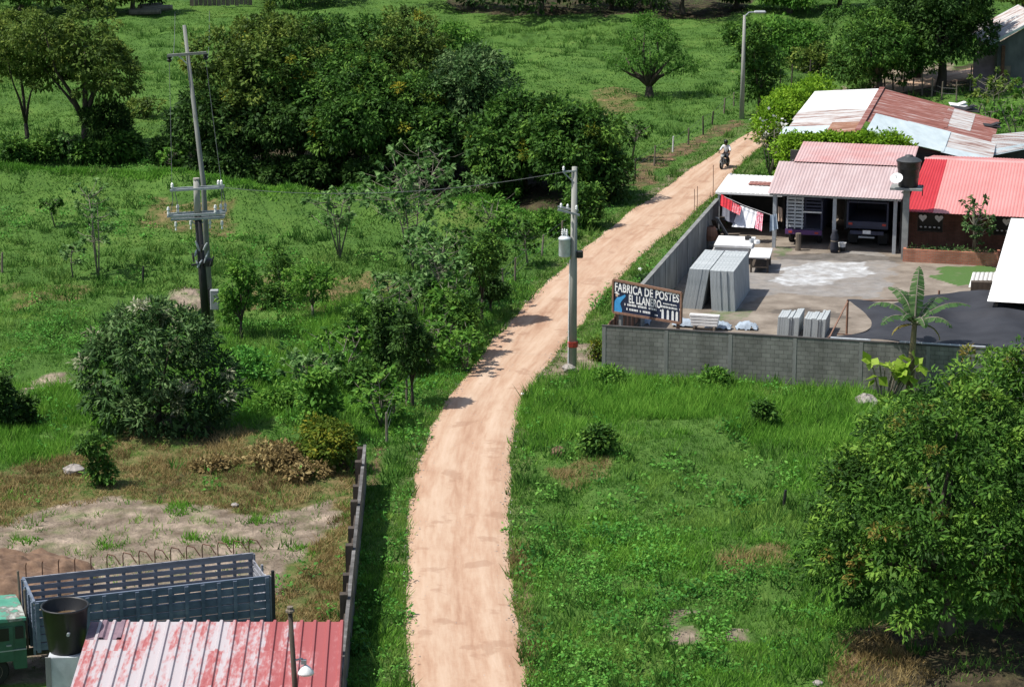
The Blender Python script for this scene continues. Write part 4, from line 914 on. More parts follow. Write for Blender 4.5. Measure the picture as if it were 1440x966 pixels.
t = thing('tank_tower', 'single concrete post with a small platform holding a black water tank', 'tank stand', yf(11.3, 27.75), YA); ty = yf(11.3, 27.75).y; zt = zat(264, ty)
part('post', MB().box((0, 0, zt/2-.1), (.34, .34, zt+.1)), 'concrete', t); part('platform', MB().box((0, 0, zt), (1.75, 1.3, .12)), 'concrete', t)
TANK = [(0, 0), (.52, 0), (.54, .05), (.56, .5), (.585, .52), (.585, .56), (.6, 1.0), (.63, 1.02), (.63, 1.06), (.65, 1.38), (.7, 1.4), (.7, 1.47), (.62, 1.53), (.3, 1.68), (.22, 1.69), (.22, 1.76), (0, 1.77)]
t = thing('water_tank', 'round black lidded water tank up on the concrete post beside the dish', 'water tank', yf(11.36, 27.75, zt+.06))
part('tank_body', MB().lathe(TANK[:12], 24), 'black', t, True); part('lid', MB().lathe(TANK[11:], 24), pm('grey black lid', (.045, .05, .055), 3, .6), t, True)
part('pipe', MB().tube([(.62, -.1, .1), (.78, -.12, .1), (.8, -.12, -.5)], .03, 6), 'black', t)
DISH = p3(1262, 252, ty-.5)
t = thing('satellite_dish', 'white satellite dish tilted up beside the black water tank', 'satellite dish', DISH)
o = part('reflector', MB().lathe([(0, 0), (.12, .01), (.25, .05), (.37, .12), (.39, .13), (.37, .135), (.25, .07), (0, .02)], 22), 'white_paint', t, True); o.rotation_euler = (math.radians(58), 0, math.radians(-38)); o.scale = (1, .8, 1)
part('feed_arm', MB().tube([(0, 0, -.1), (-.1, -.32, .12), (-.16, -.42, .3)], .015, 5), 'grey_paint', t)
part('mount', MB().tube([(0, .05, 0), (.1, .3, -.05), (.3, .5, zt-DISH.z)], .03, 6), 'grey_paint', t)

# trucks in the garage
t = thing('stake_truck', 'truck parked in the left garage bay with a pale slatted gate half open', 'truck', yf(5.35, 30.1), YA)
part('bed', MB().box((0, 2.4, .95), (2.1, 4.8, .14)), 'cab_cloth', t)
mb = MB()
for k_ in range(9): mb.box((-.52, 0, 1.13+.2*k_), (.98, .05, .13))
for x_ in (-.95, -.52, -.1): mb.box((x_, -.035, 1.9), (.07, .03, 1.85))
part('slatted_gate', mb, 'gatewood', t, label='pale slatted gate standing on the left half of the tail')
mb = MB()
for k_ in range(4): mb.box((.5, .1, 2.1+.2*k_), (1.0, .04, .1))
for x_ in (.05, .98): mb.box((x_, .1, 1.8), (.07, .07, 1.9))
part('stake_rack', mb, 'cab_cloth', t); part('crossbar', MB().box((.45, -.02, 1.98), (1.1, .06, .08)), 'white_paint', t)
part('tail_beam', MB().box((0, -.05, .8), (2.1, .12, .26)), 'purple', t); part('side_rack', MB().box((-1.03, 2.4, 1.8), (.05, 4.7, 1.6)).box((1.03, 2.4, 1.8), (.05, 4.7, 1.6)), 'cab_cloth', t)
part('cab', MB().box((0, 5.7, 1.35), (2.0, 1.5, 1.9), bev=.1), 'cab_cloth', t)
for sx in (-1, 1):
    for y_ in (1.0, 5.6): wl = part('wheel', MB().lathe([(0, -.15), (.28, -.15), (.44, -.13), (.47, 0), (.44, .13), (.28, .15), (0, .15)], 16, (sx*.8, y_, .47), 'X'), 'rubber', t); part('rim', MB().lathe([(0, -.16), (.22, -.155), (.22, .155), (0, .16)], 12, (sx*.8, y_, .47), 'X'), 'grey_paint', wl)
    part('tail_light', MB().box((sx*.75, -.125, .8), (.2, .03, .1)), 'red_paint', t)
t = thing('box_truck', 'dark blue truck backed into the right garage bay showing its tail and plate', 'truck', yf(8.95, 30.2), YA)
part('bed', MB().box((0, 2.4, 1.25), (2.35, 4.8, .2)), 'cab_cloth', t)
part('side_rack', MB().box((-1.15, 2.4, 2.0), (.06, 4.8, 1.4)).box((1.15, 2.4, 2.0), (.06, 4.8, 1.4)), 'cab_cloth', t)
part('tail_frame', MB().box((-1.13, -.03, 1.95), (.1, .08, 1.5)).box((1.13, -.03, 1.95), (.1, .08, 1.5)).box((0, -.03, 1.42), (2.2, .07, .3)).box((0, -.03, 2.68), (2.3, .08, .08)), 'cab_cloth', t)
part('bumper', MB().box((0, -.15, .95), (1.9, .14, .2)), 'cab_cloth', t); pl = part('plate', MB().box((0, -.24, 1.0), (.45, .02, .2)), 'white_paint', t)
part('step', MB().box((0, -.25, .72), (.9, .2, .07)), 'grey_paint', t); part('cab', MB().box((0, 5.8, 1.45), (2.2, 1.6, 2.1), bev=.1), 'cab_cloth', t)
for sx in (-1, 1):
    for y_ in (1.1, 5.6): wl = part('wheel', MB().lathe([(0, -.25), (.3, -.25), (.48, -.22), (.5, 0), (.48, .22), (.3, .25), (0, .25)], 16, (sx*.85, y_, .5), 'X'), 'rubber', t); part('rim', MB().lathe([(0, -.26), (.24, -.255), (.24, .255), (0, .26)], 12, (sx*.85, y_, .5), 'X'), 'grey_paint', wl)
    part('mud_flap', MB().box((sx*.85, .4, .55), (.55, .03, .6)), 'rubber', t); part('tail_light', MB().box((sx*.95, -.075, 1.42), (.22, .03, .12)), 'red_paint', t)
p = g(1184, 354); t = thing('bucket', 'white bucket with a black base beside the right garage bay', 'bucket', p)
part('pail', MB().lathe([(0, 0), (.17, 0), (.19, .28), (0, .28)], 14), 'black', t); part('rim', MB().lathe([(.19, .28), (.22, .5), (.24, .5), (.24, .53), (.2, .53), (.18, .32), (0, .3)], 14), 'white_paint', t)
p = g(1122, 353); o = part('wooden_stump', MB().tube([(0, 0, -.1), (.01, 0, .5), (0, 0, 1.02)], [.17, .15, .16], 10), 'wood'); o.location = p; tag(o, 'upright pale wooden post in front of the slatted gate', 'post')
p = g(1173, 356); t = thing('tarpaulin_bundle', 'dark bundle standing against the middle garage column', 'bundle', p)
part('wrap', MB().lathe([(0, 0), (.2, 0), (.26, .3), (.2, .7), (.24, .95), (.14, 1.2), (.16, 1.32), (0, 1.34)], 11), 'trousers', t, True); part('tie', MB().lathe([(.2, .68), (.225, .7), (.2, .74)], 11), 'wood', t)
o = part('wooden_prop', MB().bar((0, 0, 0), (.35, .1, 1.1), .08), 'wood'); o.location = g(1165, 352); tag(o, 'pale wooden prop leaning against the middle garage column', 'prop')
# laundry
def cloth(u0, v0_, u1, v1_, u2, v2_, u3, v3_, y, wave, seed, tilt=.95):
    q = [p3(u0, v0_, y), p3(u1, v1_, y), p3(u2, v2_, y-tilt), p3(u3, v3_, y-tilt)]; r = random.Random(seed); ph = r.uniform(0, 6)
    def fn(s, tt):
        p = (q[0]*(1-s)+q[1]*s)*(1-tt)+(q[3]*(1-s)+q[2]*s)*tt; p = p.copy(); p.y += wave*math.sin(s*11+ph)*(.3+tt)+.03*math.sin(s*23); return p-q[0]
    me = MB().grid(fn, 18, 8); return me, q[0]
LY = yf(1.5, 30.6).y
for (qs, mat, lab, cat) in [((1014, 273, 1030, 283, 1028, 297, 1013, 289), 'red_cloth', 'bright red cloth at the left end of the clothesline', 'laundry'),
      ((1030, 284, 1043, 291, 1040, 303, 1028, 297), 'redwhite', 'red and white patterned cloth between red and white laundry', 'laundry'),
      ((1016, 290, 1040, 298, 1036, 316, 1015, 308), 'grey_cloth', 'grey garment hanging behind the white sheet', 'laundry'),
      ((1041, 289, 1065, 298, 1060, 321, 1029, 319), 'white_cloth', 'large white sheet hanging on the clothesline', 'laundry'),
      ((1064, 297, 1073, 301, 1071, 325, 1061, 321), 'pink_cloth', 'pink patterned cloth at the right end of the clothesline', 'laundry')]:
    mb, o0 = cloth(*qs, LY+(.12 if mat == 'grey_cloth' else 0), .02, len(lab)); o = part('hanging_cloth', mb, mat, smooth=True, fix=False); o.location = o0; tag(o, lab, cat, 'laundry on the line')
a_, b_ = p3(1008, 272, LY), p3(1086, 303, LY-.3); o = part('clothesline', MB().tube([(0, 0, 0), tuple((b_-a_)*.5+Vector((0, 0, -.08))), tuple(b_-a_)], .015, 5), 'white_paint'); o.location = a_; tag(o, 'thin clothesline strung below the white carport roof', 'clothesline')
CY = yf(3.8, 28.95).y
for qs, mat, lab in [((1083, 303, 1092, 301, 1094, 322, 1082, 326), 'blue_cloth', 'pale blue shirt hung on the left garage column'), ((1094, 290, 1100, 293, 1101, 312, 1094, 311), 'tan_cloth', 'tan garment hung right of the left garage column')]:
    mb, o0 = cloth(*qs, CY-.05, .05, len(lab), .15); o = part('hanging_cloth', mb, mat, smooth=True, fix=False); o.location = o0; tag(o, lab, 'laundry', 'laundry on the column')

# ------------------------------------------------------------------ shed with the patched zinc roof
RF = Vector((21.3, 152, 4.5)); RB = Vector((25.35, 169.3, 4.5)); EF = Vector((29.3, 150.9, 2.72)); EB = Vector((33.0, 167.0, 2.72)); LF = Vector((16.9, 153.2, 4.16)); LB = Vector((20.95, 170.3, 4.16))
t = thing('zinc_roofed_shed', 'shed with a patched roof of bright zinc and rusted sheets behind the hedge', 'shed', (0, 0, 0))
def roof_piece(A, B, C_, D_, s0, s1, t0, t1, mat, lift, lab=None):        # A ridge front, B ridge back, C eave front, D eave back; s ridge->eave, t front->back
    P_ = lambda s, q: (A*(1-s)+C_*s)*(1-q)+(B*(1-s)+D_*s)*q+Vector((0, 0, lift))
    mb = MB(); corrugated(mb, P_(s0, t0), P_(s0, t1), P_(s1, t0), P_(s1, t1), .17, .022); part('roof_sheet', mb, mat, t, fix=False, label=lab)
R4 = (RF, RB, EF, EB)
for i, (s0, s1, t0, t1, m_, lf) in enumerate([(0, .62, .5, 1, 'rust_red', .06), (.55, 1, .5, 1.0, 'rust_red', .03), (.57, .8, .56, .98, 'zinc_stained', .05), (0, .36, .22, .55, 'rust_red', .04), (.0, .6, .42, .56, 'rust_red', .05), (.58, .98, .36, .62, 'rust_red', .02),
        (.06, .34, -.02, .42, 'zinc', .075), (.32, .66, -.02, .43, 'zinc', .08), (.64, 1.02, -.02, .44, 'zinc_stained', .03), (.64, 1.0, -.03, .1, 'zinc', .05)]): roof_piece(*R4, s0, s1, t0, t1, m_, lf)
L4 = (RF, RB, LF, LB)
for (s0, s1, t0, t1, m_, lf) in [(0, 1.02, .5, 1.0, 'zinc_white', .05), (0, 1.03, .3, .52, 'zinc_stained', .03), (.3, 1.0, .1, .34, 'zinc_stained', .02), (0, .42, -.03, .2, 'rust_orange', .05), (0, .4, .15, .33, 'zinc_stained', .04), (.38, 1.05, -.02, .14, 'zinc', .03)]: roof_piece(*L4, s0, s1, t0, t1, m_, lf)
part('ridge_cap', MB().bar(RF+Vector((0, -.2, .11)), RB+Vector((0, .1, .13)), .35, .04), 'rust_red', t)
def wallq(a_, b_, za, zb, mat):
    n_ = (b_-a_).cross(Vector((0, 0, 1))).normalized()*.07; q = []
    for s_ in (-1, 1): q += [Vector((a_.x, a_.y, -.1))+n_*s_, Vector((b_.x, b_.y, -.1))+n_*s_, Vector((b_.x, b_.y, zb))+n_*s_, Vector((a_.x, a_.y, za))+n_*s_]
    part('wall', MB().add(q, [(0, 1, 2, 3), (7, 6, 5, 4), (0, 4, 5, 1), (1, 5, 6, 2), (2, 6, 7, 3), (3, 7, 4, 0)]), mat, t)
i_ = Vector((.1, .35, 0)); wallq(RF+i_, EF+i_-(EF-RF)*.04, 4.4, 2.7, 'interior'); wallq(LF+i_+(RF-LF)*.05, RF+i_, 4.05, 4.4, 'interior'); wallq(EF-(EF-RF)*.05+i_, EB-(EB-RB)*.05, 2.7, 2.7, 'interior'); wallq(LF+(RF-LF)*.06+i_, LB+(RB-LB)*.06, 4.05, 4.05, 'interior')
t = thing('lean_to', 'small lean-to with a rust striped sheet roof right of the zinc shed', 'lean-to', (0, 0, 0))
q = [p3(1391, 216, 151.5), p3(1450, 205, 150.5), p3(1396, 186, 156.5), p3(1450, 180, 156)]
q = [at(1389, 219, 2.5), at(1455, 206, 2.5), at(1396, 190, 2.9), at(1455, 184, 2.9)]
mb = MB(); corrugated(mb, *q, .17, .022, along='u'); part('roof', mb, 'zinc_stained', t, fix=False); mb = MB(); q2 = [q[0]+Vector((0, -.1, -.05)), q[1]+Vector((0, -.1, -.05)), q[0]*.75+q[2]*.25+Vector((0, 0, .03)), q[1]*.75+q[3]*.25+Vector((0, 0, .03))]; corrugated(mb, *q2, .17, .022, along='u'); part('roof_edge', mb, 'zinc', t, fix=False)
for c_ in (q[0]+Vector((.3, .3, 0)), q[1]+Vector((-.3, .3, 0)), q[2], q[3]): part('post', MB().box((c_.x, c_.y, c_.z/2-.05), (.12, .12, c_.z-.05)), 'wood', t)
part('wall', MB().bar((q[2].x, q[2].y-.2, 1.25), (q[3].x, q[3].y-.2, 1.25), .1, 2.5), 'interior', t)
for k_, (u, v, s_, m_, lab) in enumerate([(1348, 150, .8, 'zinc_white', 'white sheet metal scrap on the far edge of the shed roof'), (1358, 156, 1.1, 'dark_iron', 'dark sheet scrap lying behind the shed roof'), (1395, 178, .7, 'dark_iron', 'dark scrap heap at the right edge of the shed roof')]):
    p = at(u, v, 2.9); r_ = random.Random(k_); o = part('scrap_sheet', MB().box((0, 0, 0), (s_*1.6, s_, .05), ry=.12, rx=.1).box((.2, .1, .1), (s_, s_*.6, .05), ry=-.2, rz=.5), m_); o.location = (p.x, p.y, 3.0 if k_ != 2 else 2.95); tag(o, lab, 'scrap metal')

# ------------------------------------------------------------------ right edge of the yard: shade net, white roof
t = thing('shade_net', 'black shade net stretched low over posts along the inside of the block wall', 'shade net', YO, YA)
def net(s, q):
    a = 10.35+12.2*s; bk = 7.7+3.4*min(1, max(0, (a-12.5)/3)); cave = 1.6*math.sin(math.pi*q)*math.exp(-s*9)
    z = 2.27+.06*math.sin(a*2.1+q*4)-.22*math.sin(math.pi*q)*(.6+.4*math.sin(a*1.3))+.25*math.exp(-((q-.62)/.05)**2)*(a > 13.5)
    z += .10*(float(vn(np.array([a]), np.array([q*8]), 1.1, 5)[0])-.5)
    return (a+cave, .14+(bk-.14)*q, z)
part('net', MB().grid(net, 60, 36), 'net', t, True, fix=False)
for a, b_ in ((10.4, .35), (10.4, 7.7), (14.5, 10.8), (18.3, 10.8), (14.5, 6.8), (18.3, 6.8)): part('post', MB().tube([(a, b_, -.1), (a, b_, 2.28)], .055, 8), 'frame_rust', t)
part('rail', MB().bar((10.4, .35, 2.2), (10.4, 7.7, 2.2), .06).bar((10.4, 7.7, 2.25), (13.2, 8.4, 2.25), .06).bar((10.4, 3.6, 1.6), (12.2, 3.6, 1.6), .05), 'frame_rust', t)
part('batten', MB().box((11.4, .12, 2.29), (1.8, .1, .05)).box((15.5, .12, 2.29), (3.8, .1, .05)), 'gatewood', t)
t = thing('white_roofed_shelter', 'shelter with a plain white corrugated roof at the right edge of the yard', 'shelter', YO, YA)
mb = MB(); corrugated(mb, (17.0, 7.6, 2.62), (24.5, 7.6, 2.62), (17.2, 24.4, 3.3), (24.5, 24.4, 3.3), .5, .07, along='u'); part('roof', mb, 'zinc_white', t, fix=False)
for a, b_ in ((17.4, 8.2), (17.5, 23.6), (17.5, 16), (23.5, 8.2), (23.5, 23.6)): part('post', MB().box((a, b_, 1.25), (.15, .15, 2.52)), 'wood', t)
part('beam', MB().bar((17.4, 8.1, 2.5), (17.5, 23.8, 3.15), .12).bar((17.4, 8.1, 2.52), (24, 8.1, 2.52), .1), 'wood_dark', t)
part('side_wall', MB().box((18.6, 16.5, 1.2), (.1, 14, 2.4)), 'brick_dark', t)
p = at(1362, 404, .6); q = at(1400, 404, .6); mb = MB(); c01 = at(1368, 383, 1.3); c11 = at(1404, 383, 1.3); corrugated(mb, Vector(), q-p, c01-p, c11-p, .22, .03)
t = thing('white_sheet_cover', 'small white corrugated sheet sloping beside the larger white roof', 'roof sheet', p); part('sheet', mb, 'zinc_white', t, fix=False); part('crate', MB().bar((.15, .2, -.12), (1.2, .0, -.12), .8, .9), 'wood_dark', t)

# ------------------------------------------------------------------ house far off at the top right
FY = 197.0; M['dim_render'] = pm('dim grey render', [(.3, (.07, .075, .078)), (.7, (.14, .148, .15))], 1.2, .95, (1, 1, .5), .2, 10)
t = thing('grey_house', 'distant grey gabled house with a pale roof edge at the top right', 'house', (0, 0, 0))
e0 = p3(1398, 60, FY); ap = p3(1462, 26, FY); e1 = p3(1526, 60, FY)
part('gable_wall', MB().prism([(e0.x+.3, -.1), (e1.x-.3, -.1), (e1.x-.3, e0.z-.1), (ap.x, ap.z-.15), (e0.x+.3, e0.z-.1)], FY, FY+.2, 'Y'), 'dim_render', t)
for a_, s_ in ((e0, -1), (e1, 1)):
    lo = a_+Vector((s_*.5, -.3, -.25)); hi = ap+Vector((0, -.3, .05)); mb = MB(); corrugated(mb, lo, lo+Vector((0, 9, 0)), hi, hi+Vector((0, 9, 0)), .25, .03); part('roof', mb, 'zinc_stained', t, fix=False)
    part('verge_board', MB().bar(lo+Vector((0, -.02, .05)), hi+Vector((0, -.02, .05)), .06, .2), 'zinc', t)
part('side_wall', MB().box((e0.x+.4, FY+4.5, 2.3), (.2, 8.6, 4.6)), 'render', t)
m0 = p3(1369, 100, FY+1); m1 = p3(1406, 80, FY+1); part('annex_wall', MB().box(((m0.x+m1.x)/2, FY+1.2, m1.z/2), (m1.x-m0.x, .2, m1.z+.2)), 'mauve_wall', t, label='faded mauve annex wall')
part('annex_post', MB().box((m1.x, FY-.3, 1.9), (.25, .25, 3.9)), 'rust_iron', t); part('door', MB().box((p3(1412, 110, FY).x, FY-.03, 1.1), (.95, .06, 2.2)), 'wood', t)
p = g(1433, 128); t = thing('metal_drum', 'dark round drum with junk on top in front of the grey house', 'drum', p); part('barrel', MB().lathe([(0, 0), (.85, 0), (.9, .1), (.88, 1.0), (.92, 1.05), (.88, 1.9), (.8, 1.95), (0, 1.95)], 18), 'dark_iron', t, True)
part('junk', MB().box((-.2, 0, 2.1), (.6, .5, .3), rz=.3).box((.3, .1, 2.15), (.4, .4, .4), rz=.8).tube([(-.5, .2, 1.95), (-.4, .2, 2.5)], .1, 7), 'white_paint', t)
# ------------------------------------------------------------------ utility poles
def insulator(mb, p, h=.28, r_=.07):
    return mb.lathe([(0, 0), (.03, 0), (.03, h*.25), (r_, h*.3), (r_*.6, h*.45), (r_, h*.55), (r_*.6, h*.7), (r_*.8, h*.8), (0, h)], 8, p)
M['transformer_paint'] = pm('pale transformer paint', (.55, .6, .62), 4, .5); py_ = 111.74; PB = at(805, 522); PT = p3(808, 235, py_)
t = thing('utility_pole', 'concrete utility pole with a round transformer standing at the road bend', 'utility pole', PB)
def L(p): return Vector(p)-PB
top = L(PT); axis = lambda v: L(p3(808-(v-235)*3/287, v, py_))
part('pole', MB().tube([(0, 0, -.3), tuple(top*.5), tuple(top)], [.2, .165, .12], 12), 'concrete_pole', t, True)
tr = axis(360)+Vector((-.42, -.1, 0)); trf = part('transformer', MB().lathe([(0, 0), (.25, 0), (.27, .04), (.27, .78), (.29, .8), (.29, .86), (.2, .93), (0, .95)], 18, tr), 'transformer_paint', t, True)
for q in ((-.1, .05), (.1, -.05), (0, .12)): part('bushing', insulator(MB(), tr+Vector((q[0], q[1], .92)), .38, .06), 'porcelain', trf)
part('bracket', MB().bar(tr+Vector((.2, .05, .2)), axis(355), .07).bar(tr+Vector((.2, .05, .65)), axis(344), .07), 'galv', trf)
a_ = axis(298); part('crossarm', MB().bar(a_+Vector((-.75, -.25, .15)), a_+Vector((.25, -.2, -.12)), .09), 'galv', t); part('crossarm', MB().bar(a_+Vector((-.75, .2, .2)), a_+Vector((.2, .15, 0)), .08), 'galv', t)
for q in (-.6, -.3, .1): part('insulator', insulator(MB(), a_+Vector((q, -.2, .12-.28*q*.5)), .25), 'porcelain', t)
a_ = axis(243); part('top_bracket', MB().bar(a_+Vector((-.55, -.1, .05)), a_+Vector((.1, -.1, .1)), .07).bar(a_+Vector((-.5, -.1, .02)), a_+Vector((0, -.1, -.45)), .05), 'galv', t); part('insulator', insulator(MB(), a_+Vector((-.5, -.1, .08)), .25), 'porcelain', t)
part('fuse_box', MB().box(axis(357)+Vector((.28, -.1, 0)), (.3, .25, .34), bev=.04), 'black', t)
a_ = axis(484); part('red_band', MB().lathe([(.2, -.12), (.24, -.12), (.25, .14), (.2, .14)], 12, a_).box(a_+Vector((-.1, -.2, .03)), (.22, .1, .22)), 'red_paint', t)
part('conduit', MB().tube([(-.2, -.1, 0), tuple(axis(450)+Vector((-.2, -.08, 0))), tuple(axis(365)+Vector((-.17, -.05, 0)))], .035, 6), 'white_paint', t)
r = random.Random(2)
def rock(s, seed, flat=.7):
    r = random.Random(seed); mb = MB(); n = 10; prof = []
    for j in range(6):
        q = math.pi*j/5-math.pi/2; prof.append((s*max(.02, math.cos(q)), s*flat*math.sin(q)))
    mb.lathe(prof, n); mb.v = [(x*r.uniform(.75, 1.2), y*r.uniform(.75, 1.2), z*r.uniform(.8, 1.1)) for x, y, z in mb.v]; return mb
o = part('boulder', rock(.33, 5), 'rock'); o.location = g(800, 521)+Vector((0, -.3, .18)); tag(o, 'pale boulder leaning at the foot of the transformer pole', 'rock')

M['grey_pole'] = pm('weathered grey pole', [(.3, (.16, .165, .155)), (.7, (.25, .255, .24))], 3, .9, (1, 1, .25), .2, 25)
LY0 = 118.05; PB2 = at(292, 474)
t = thing('utility_pole', 'short utility pole blackened below carrying double crossarms in the left field', 'utility pole', PB2)
def L2(p): return Vector(p)-PB2
ptop = L2(p3(276, 253, LY0)); pm_ = L2(p3(278, 300, LY0))
part('pole', MB().tube([tuple(pm_), tuple(ptop)], [.17, .145], 12), 'concrete_pole', t, True); part('tarred_pole', MB().tube([(0, 0, -.3), tuple(pm_)], [.22, .172], 12), 'black_pole', t, True); part('pole_cap', MB().tube([tuple(ptop), tuple(ptop+Vector((0, 0, .08)))], .16, 12), 'rock', t)
def arm(u0, v0_, u1, v1_, dy, w_=.1):
    part('crossarm', MB().bar(L2(p3(u0, v0_, LY0))+Vector((0, dy, 0)), L2(p3(u1, v1_, LY0))+Vector((0, dy, 0)), w_, w_), 'galv', t)
arm(240, 267, 315, 263, -.22); arm(240, 267, 315, 263, .22)
for dy in (-.3, .3): arm(236, 303, 318, 298, dy); arm(241, 308, 316, 305, dy*.7)
part('brace', MB().bar(L2(p3(262, 303, LY0)), L2(p3(277, 318, LY0)), .05).bar(L2(p3(296, 302, LY0)), L2(p3(280, 318, LY0)), .05), 'galv', t)
for (u, v) in ((243, 266), (312, 262), (308, 262)): part('insulator', insulator(MB(), L2(p3(u, v, LY0))+Vector((0, -.2, .05)), .3, .08), 'porcelain', t)
for (u, v, dy) in ((238, 301, -.3), (249, 301, .3), (304, 298, -.3), (311, 298, -.1), (316, 299, .3)): part('insulator', MB().lathe([(0, -.12), (.05, -.1), (.07, .0), (.05, .16), (.08, .2), (.05, .34), (0, .36)], 10, L2(p3(u, v, LY0))+Vector((0, dy, .05))), 'porcelain', t)
for (u, v) in ((247, 312), (268, 310), (295, 309), (312, 310)): part('drop_insulator', MB().lathe([(0, 0), (.06, -.02), (.07, -.2), (.03, -.3), (.05, -.42), (0, -.45)], 8, L2(p3(u, v, LY0))), 'porcelain', t)
for (u0, v0_, u1, v1_) in ((242, 268, 240, 300), (246, 270, 249, 300), (311, 265, 309, 300), (313, 266, 316, 300)): part('jumper', MB().tube([L2(p3(u0, v0_, LY0)), L2(p3((u0+u1)/2+2, (v0_+v1_)/2, LY0)), L2(p3(u1, v1_, LY0))], .02, 5), 'wire', t)
r = random.Random(5)
for k_ in range(9):
    u = 274+r.uniform(0, 22); v = 345+r.uniform(0, 32); b_ = L2(p3(u, v, LY0))+Vector((0, -.25+r.uniform(-.2, .1), 0)); e = b_+Vector((r.uniform(-.2, .25), r.uniform(-.1, .1), r.uniform(.3, .6)))
    part('switch_gear', MB().tube([b_, (b_+e)/2, e], [.04, .06, .035], 8), ['galv', 'grey_paint', 'dark_iron'][k_ % 3], t)
part('gear_bracket', MB().bar(L2(p3(270, 372, LY0))+Vector((0, -.2, 0)), L2(p3(298, 366, LY0))+Vector((0, -.2, 0)), .09).lathe([(0, 0), (.22, 0), (.24, .3), (.18, .36), (0, .38)], 12, L2(p3(293, 374, LY0))), 'dark_iron', t)
TB = at(297, 462); TY = TB.y
t = thing('utility_pole', 'tall slim concrete pole leaning left behind the blackened short pole', 'utility pole', TB)
def L3(p): return Vector(p)-TB
tt_ = L3(p3(259, 36, TY)); part('pole', MB().tube([(0, 0, -.3), L3(p3(286, 258, TY)), tuple(tt_)], [.17, .125, .085], 12), 'grey_pole', t, True)
part('crossarm', MB().bar(L3(p3(236, 78, TY))+Vector((0, -.14, 0)), L3(p3(291, 74, TY))+Vector((0, -.14, 0)), .12), 'grey_pole', t); part('brace', MB().bar(L3(p3(250, 78, TY)), L3(p3(265, 92, TY)), .05), 'galv', t)
for u, v in ((238, 78), (289, 75)): part('insulator', MB().lathe([(0, 0), (.12, -.03), (.13, -.12), (.06, -.16), (.12, -.22), (.1, -.32), (0, -.36)], 10, L3(p3(u, v, TY))), 'black', t)
bx = L3(p3(303, 419, TY))+Vector((0, -.35, 0)); part('meter_box', MB().box(bx, (.42, .3, 1.0), bev=.03), 'grey_paint', t); part('bracket', MB().box(bx+Vector((-.32, 0, 0)), (.12, .1, 1.1)), 'dark_iron', t)
def wire(a_, b_, sag, lab, cat='power line', n=14, rad=.012, group=None):
    a_, b_ = Vector(a_), Vector(b_); pts = [a_.lerp(b_, i/n)-Vector((0, 0, sag*4*(i/n)*(1-i/n)))-a_ for i in range(n+1)]
    o = part('power_line', MB().tube(pts, rad, 5), 'wire'); o.location = a_; tag(o, lab, cat, group)
wire(p3(793, 242, py_), p3(314, 264, LY0), .6, 'thin wire from the transformer pole across to the pole in the left field')
wire(p3(238, 82, TY), p3(246, -30, 300), 3, 'left wire running from the tall pole away over the pasture', rad=.02); wire(p3(289, 79, TY), p3(294, -30, 300), 3, 'right wire running from the tall pole away over the pasture', rad=.02)
wire(p3(238, 84, TY), p3(242, 266, LY0), .1, 'left slack wire dropping from the tall pole to the lower crossarm'); wire(p3(289, 81, TY), p3(312, 262, LY0), .1, 'right slack wire dropping from the tall pole to the lower crossarm')
LB_ = at(1043, 166); t = thing('street_lamp', 'grey street lamp on a concrete pole at the far bend of the road', 'street lamp', LB_); lt = p3(1047, 22, LB_.y)-LB_
part('pole', MB().tube([(0, 0, -.2), tuple(lt*.5), tuple(lt)], [.2, .15, .1], 10), 'concrete_pole', t, True); le = p3(1063, 17.5, LB_.y)-LB_
part('lamp_arm', MB().tube([tuple(lt+Vector((0, 0, -.1))), tuple(lt.lerp(le, .4)+Vector((0, 0, .12))), tuple(le)], .05, 7), 'galv', t); part('lamp_head', MB().box(le+Vector((.3, 0, -.0)), (.9, .4, .2), bev=.08), 'grey_paint', t)

# ------------------------------------------------------------------ the lot in the lower left corner
WN = at(513, 625, 1.7); WS = at(487, 872, 1.7); dw = (WS-WN).normalized(); WE = WN+dw*36
M['weathered'] = pm('weathered cement', [(.36, (.05, .048, .045)), (.55, (.13, .125, .12)), (.72, (.26, .255, .25))], 1.6, .95, (1, 1, 1), .4, 15, detail=8)
t = thing('boundary_wall', 'low weathered concrete wall between the bare lot and the road verge', 'wall', (WN.x, WN.y, 0), math.atan2(dw.y, dw.x)); wl_ = 36
r = np.random.default_rng(3)
part('wall_panel', MB().box((wl_/2, 0, .8), (wl_, .1, 1.66)), 'weathered', t)
part('coping', MB().box((wl_/2, 0, 1.66), (wl_+.1, .12, .06)), 'weathered', t)
for k_ in range(12): part('pilaster', MB().box((.25+2.45*k_, -.16, .8+.1*(k_ % 2)), (.3, .26, 1.7+.2*(k_ % 2))), 'wood_dark', t)
for k_ in range(11): part('plank_remnant', MB().box((1.4+2.45*k_, -.12, .7), (1.5, .05, 1.3+.25*math.sin(k_*2.3))), 'wood_dark', t)
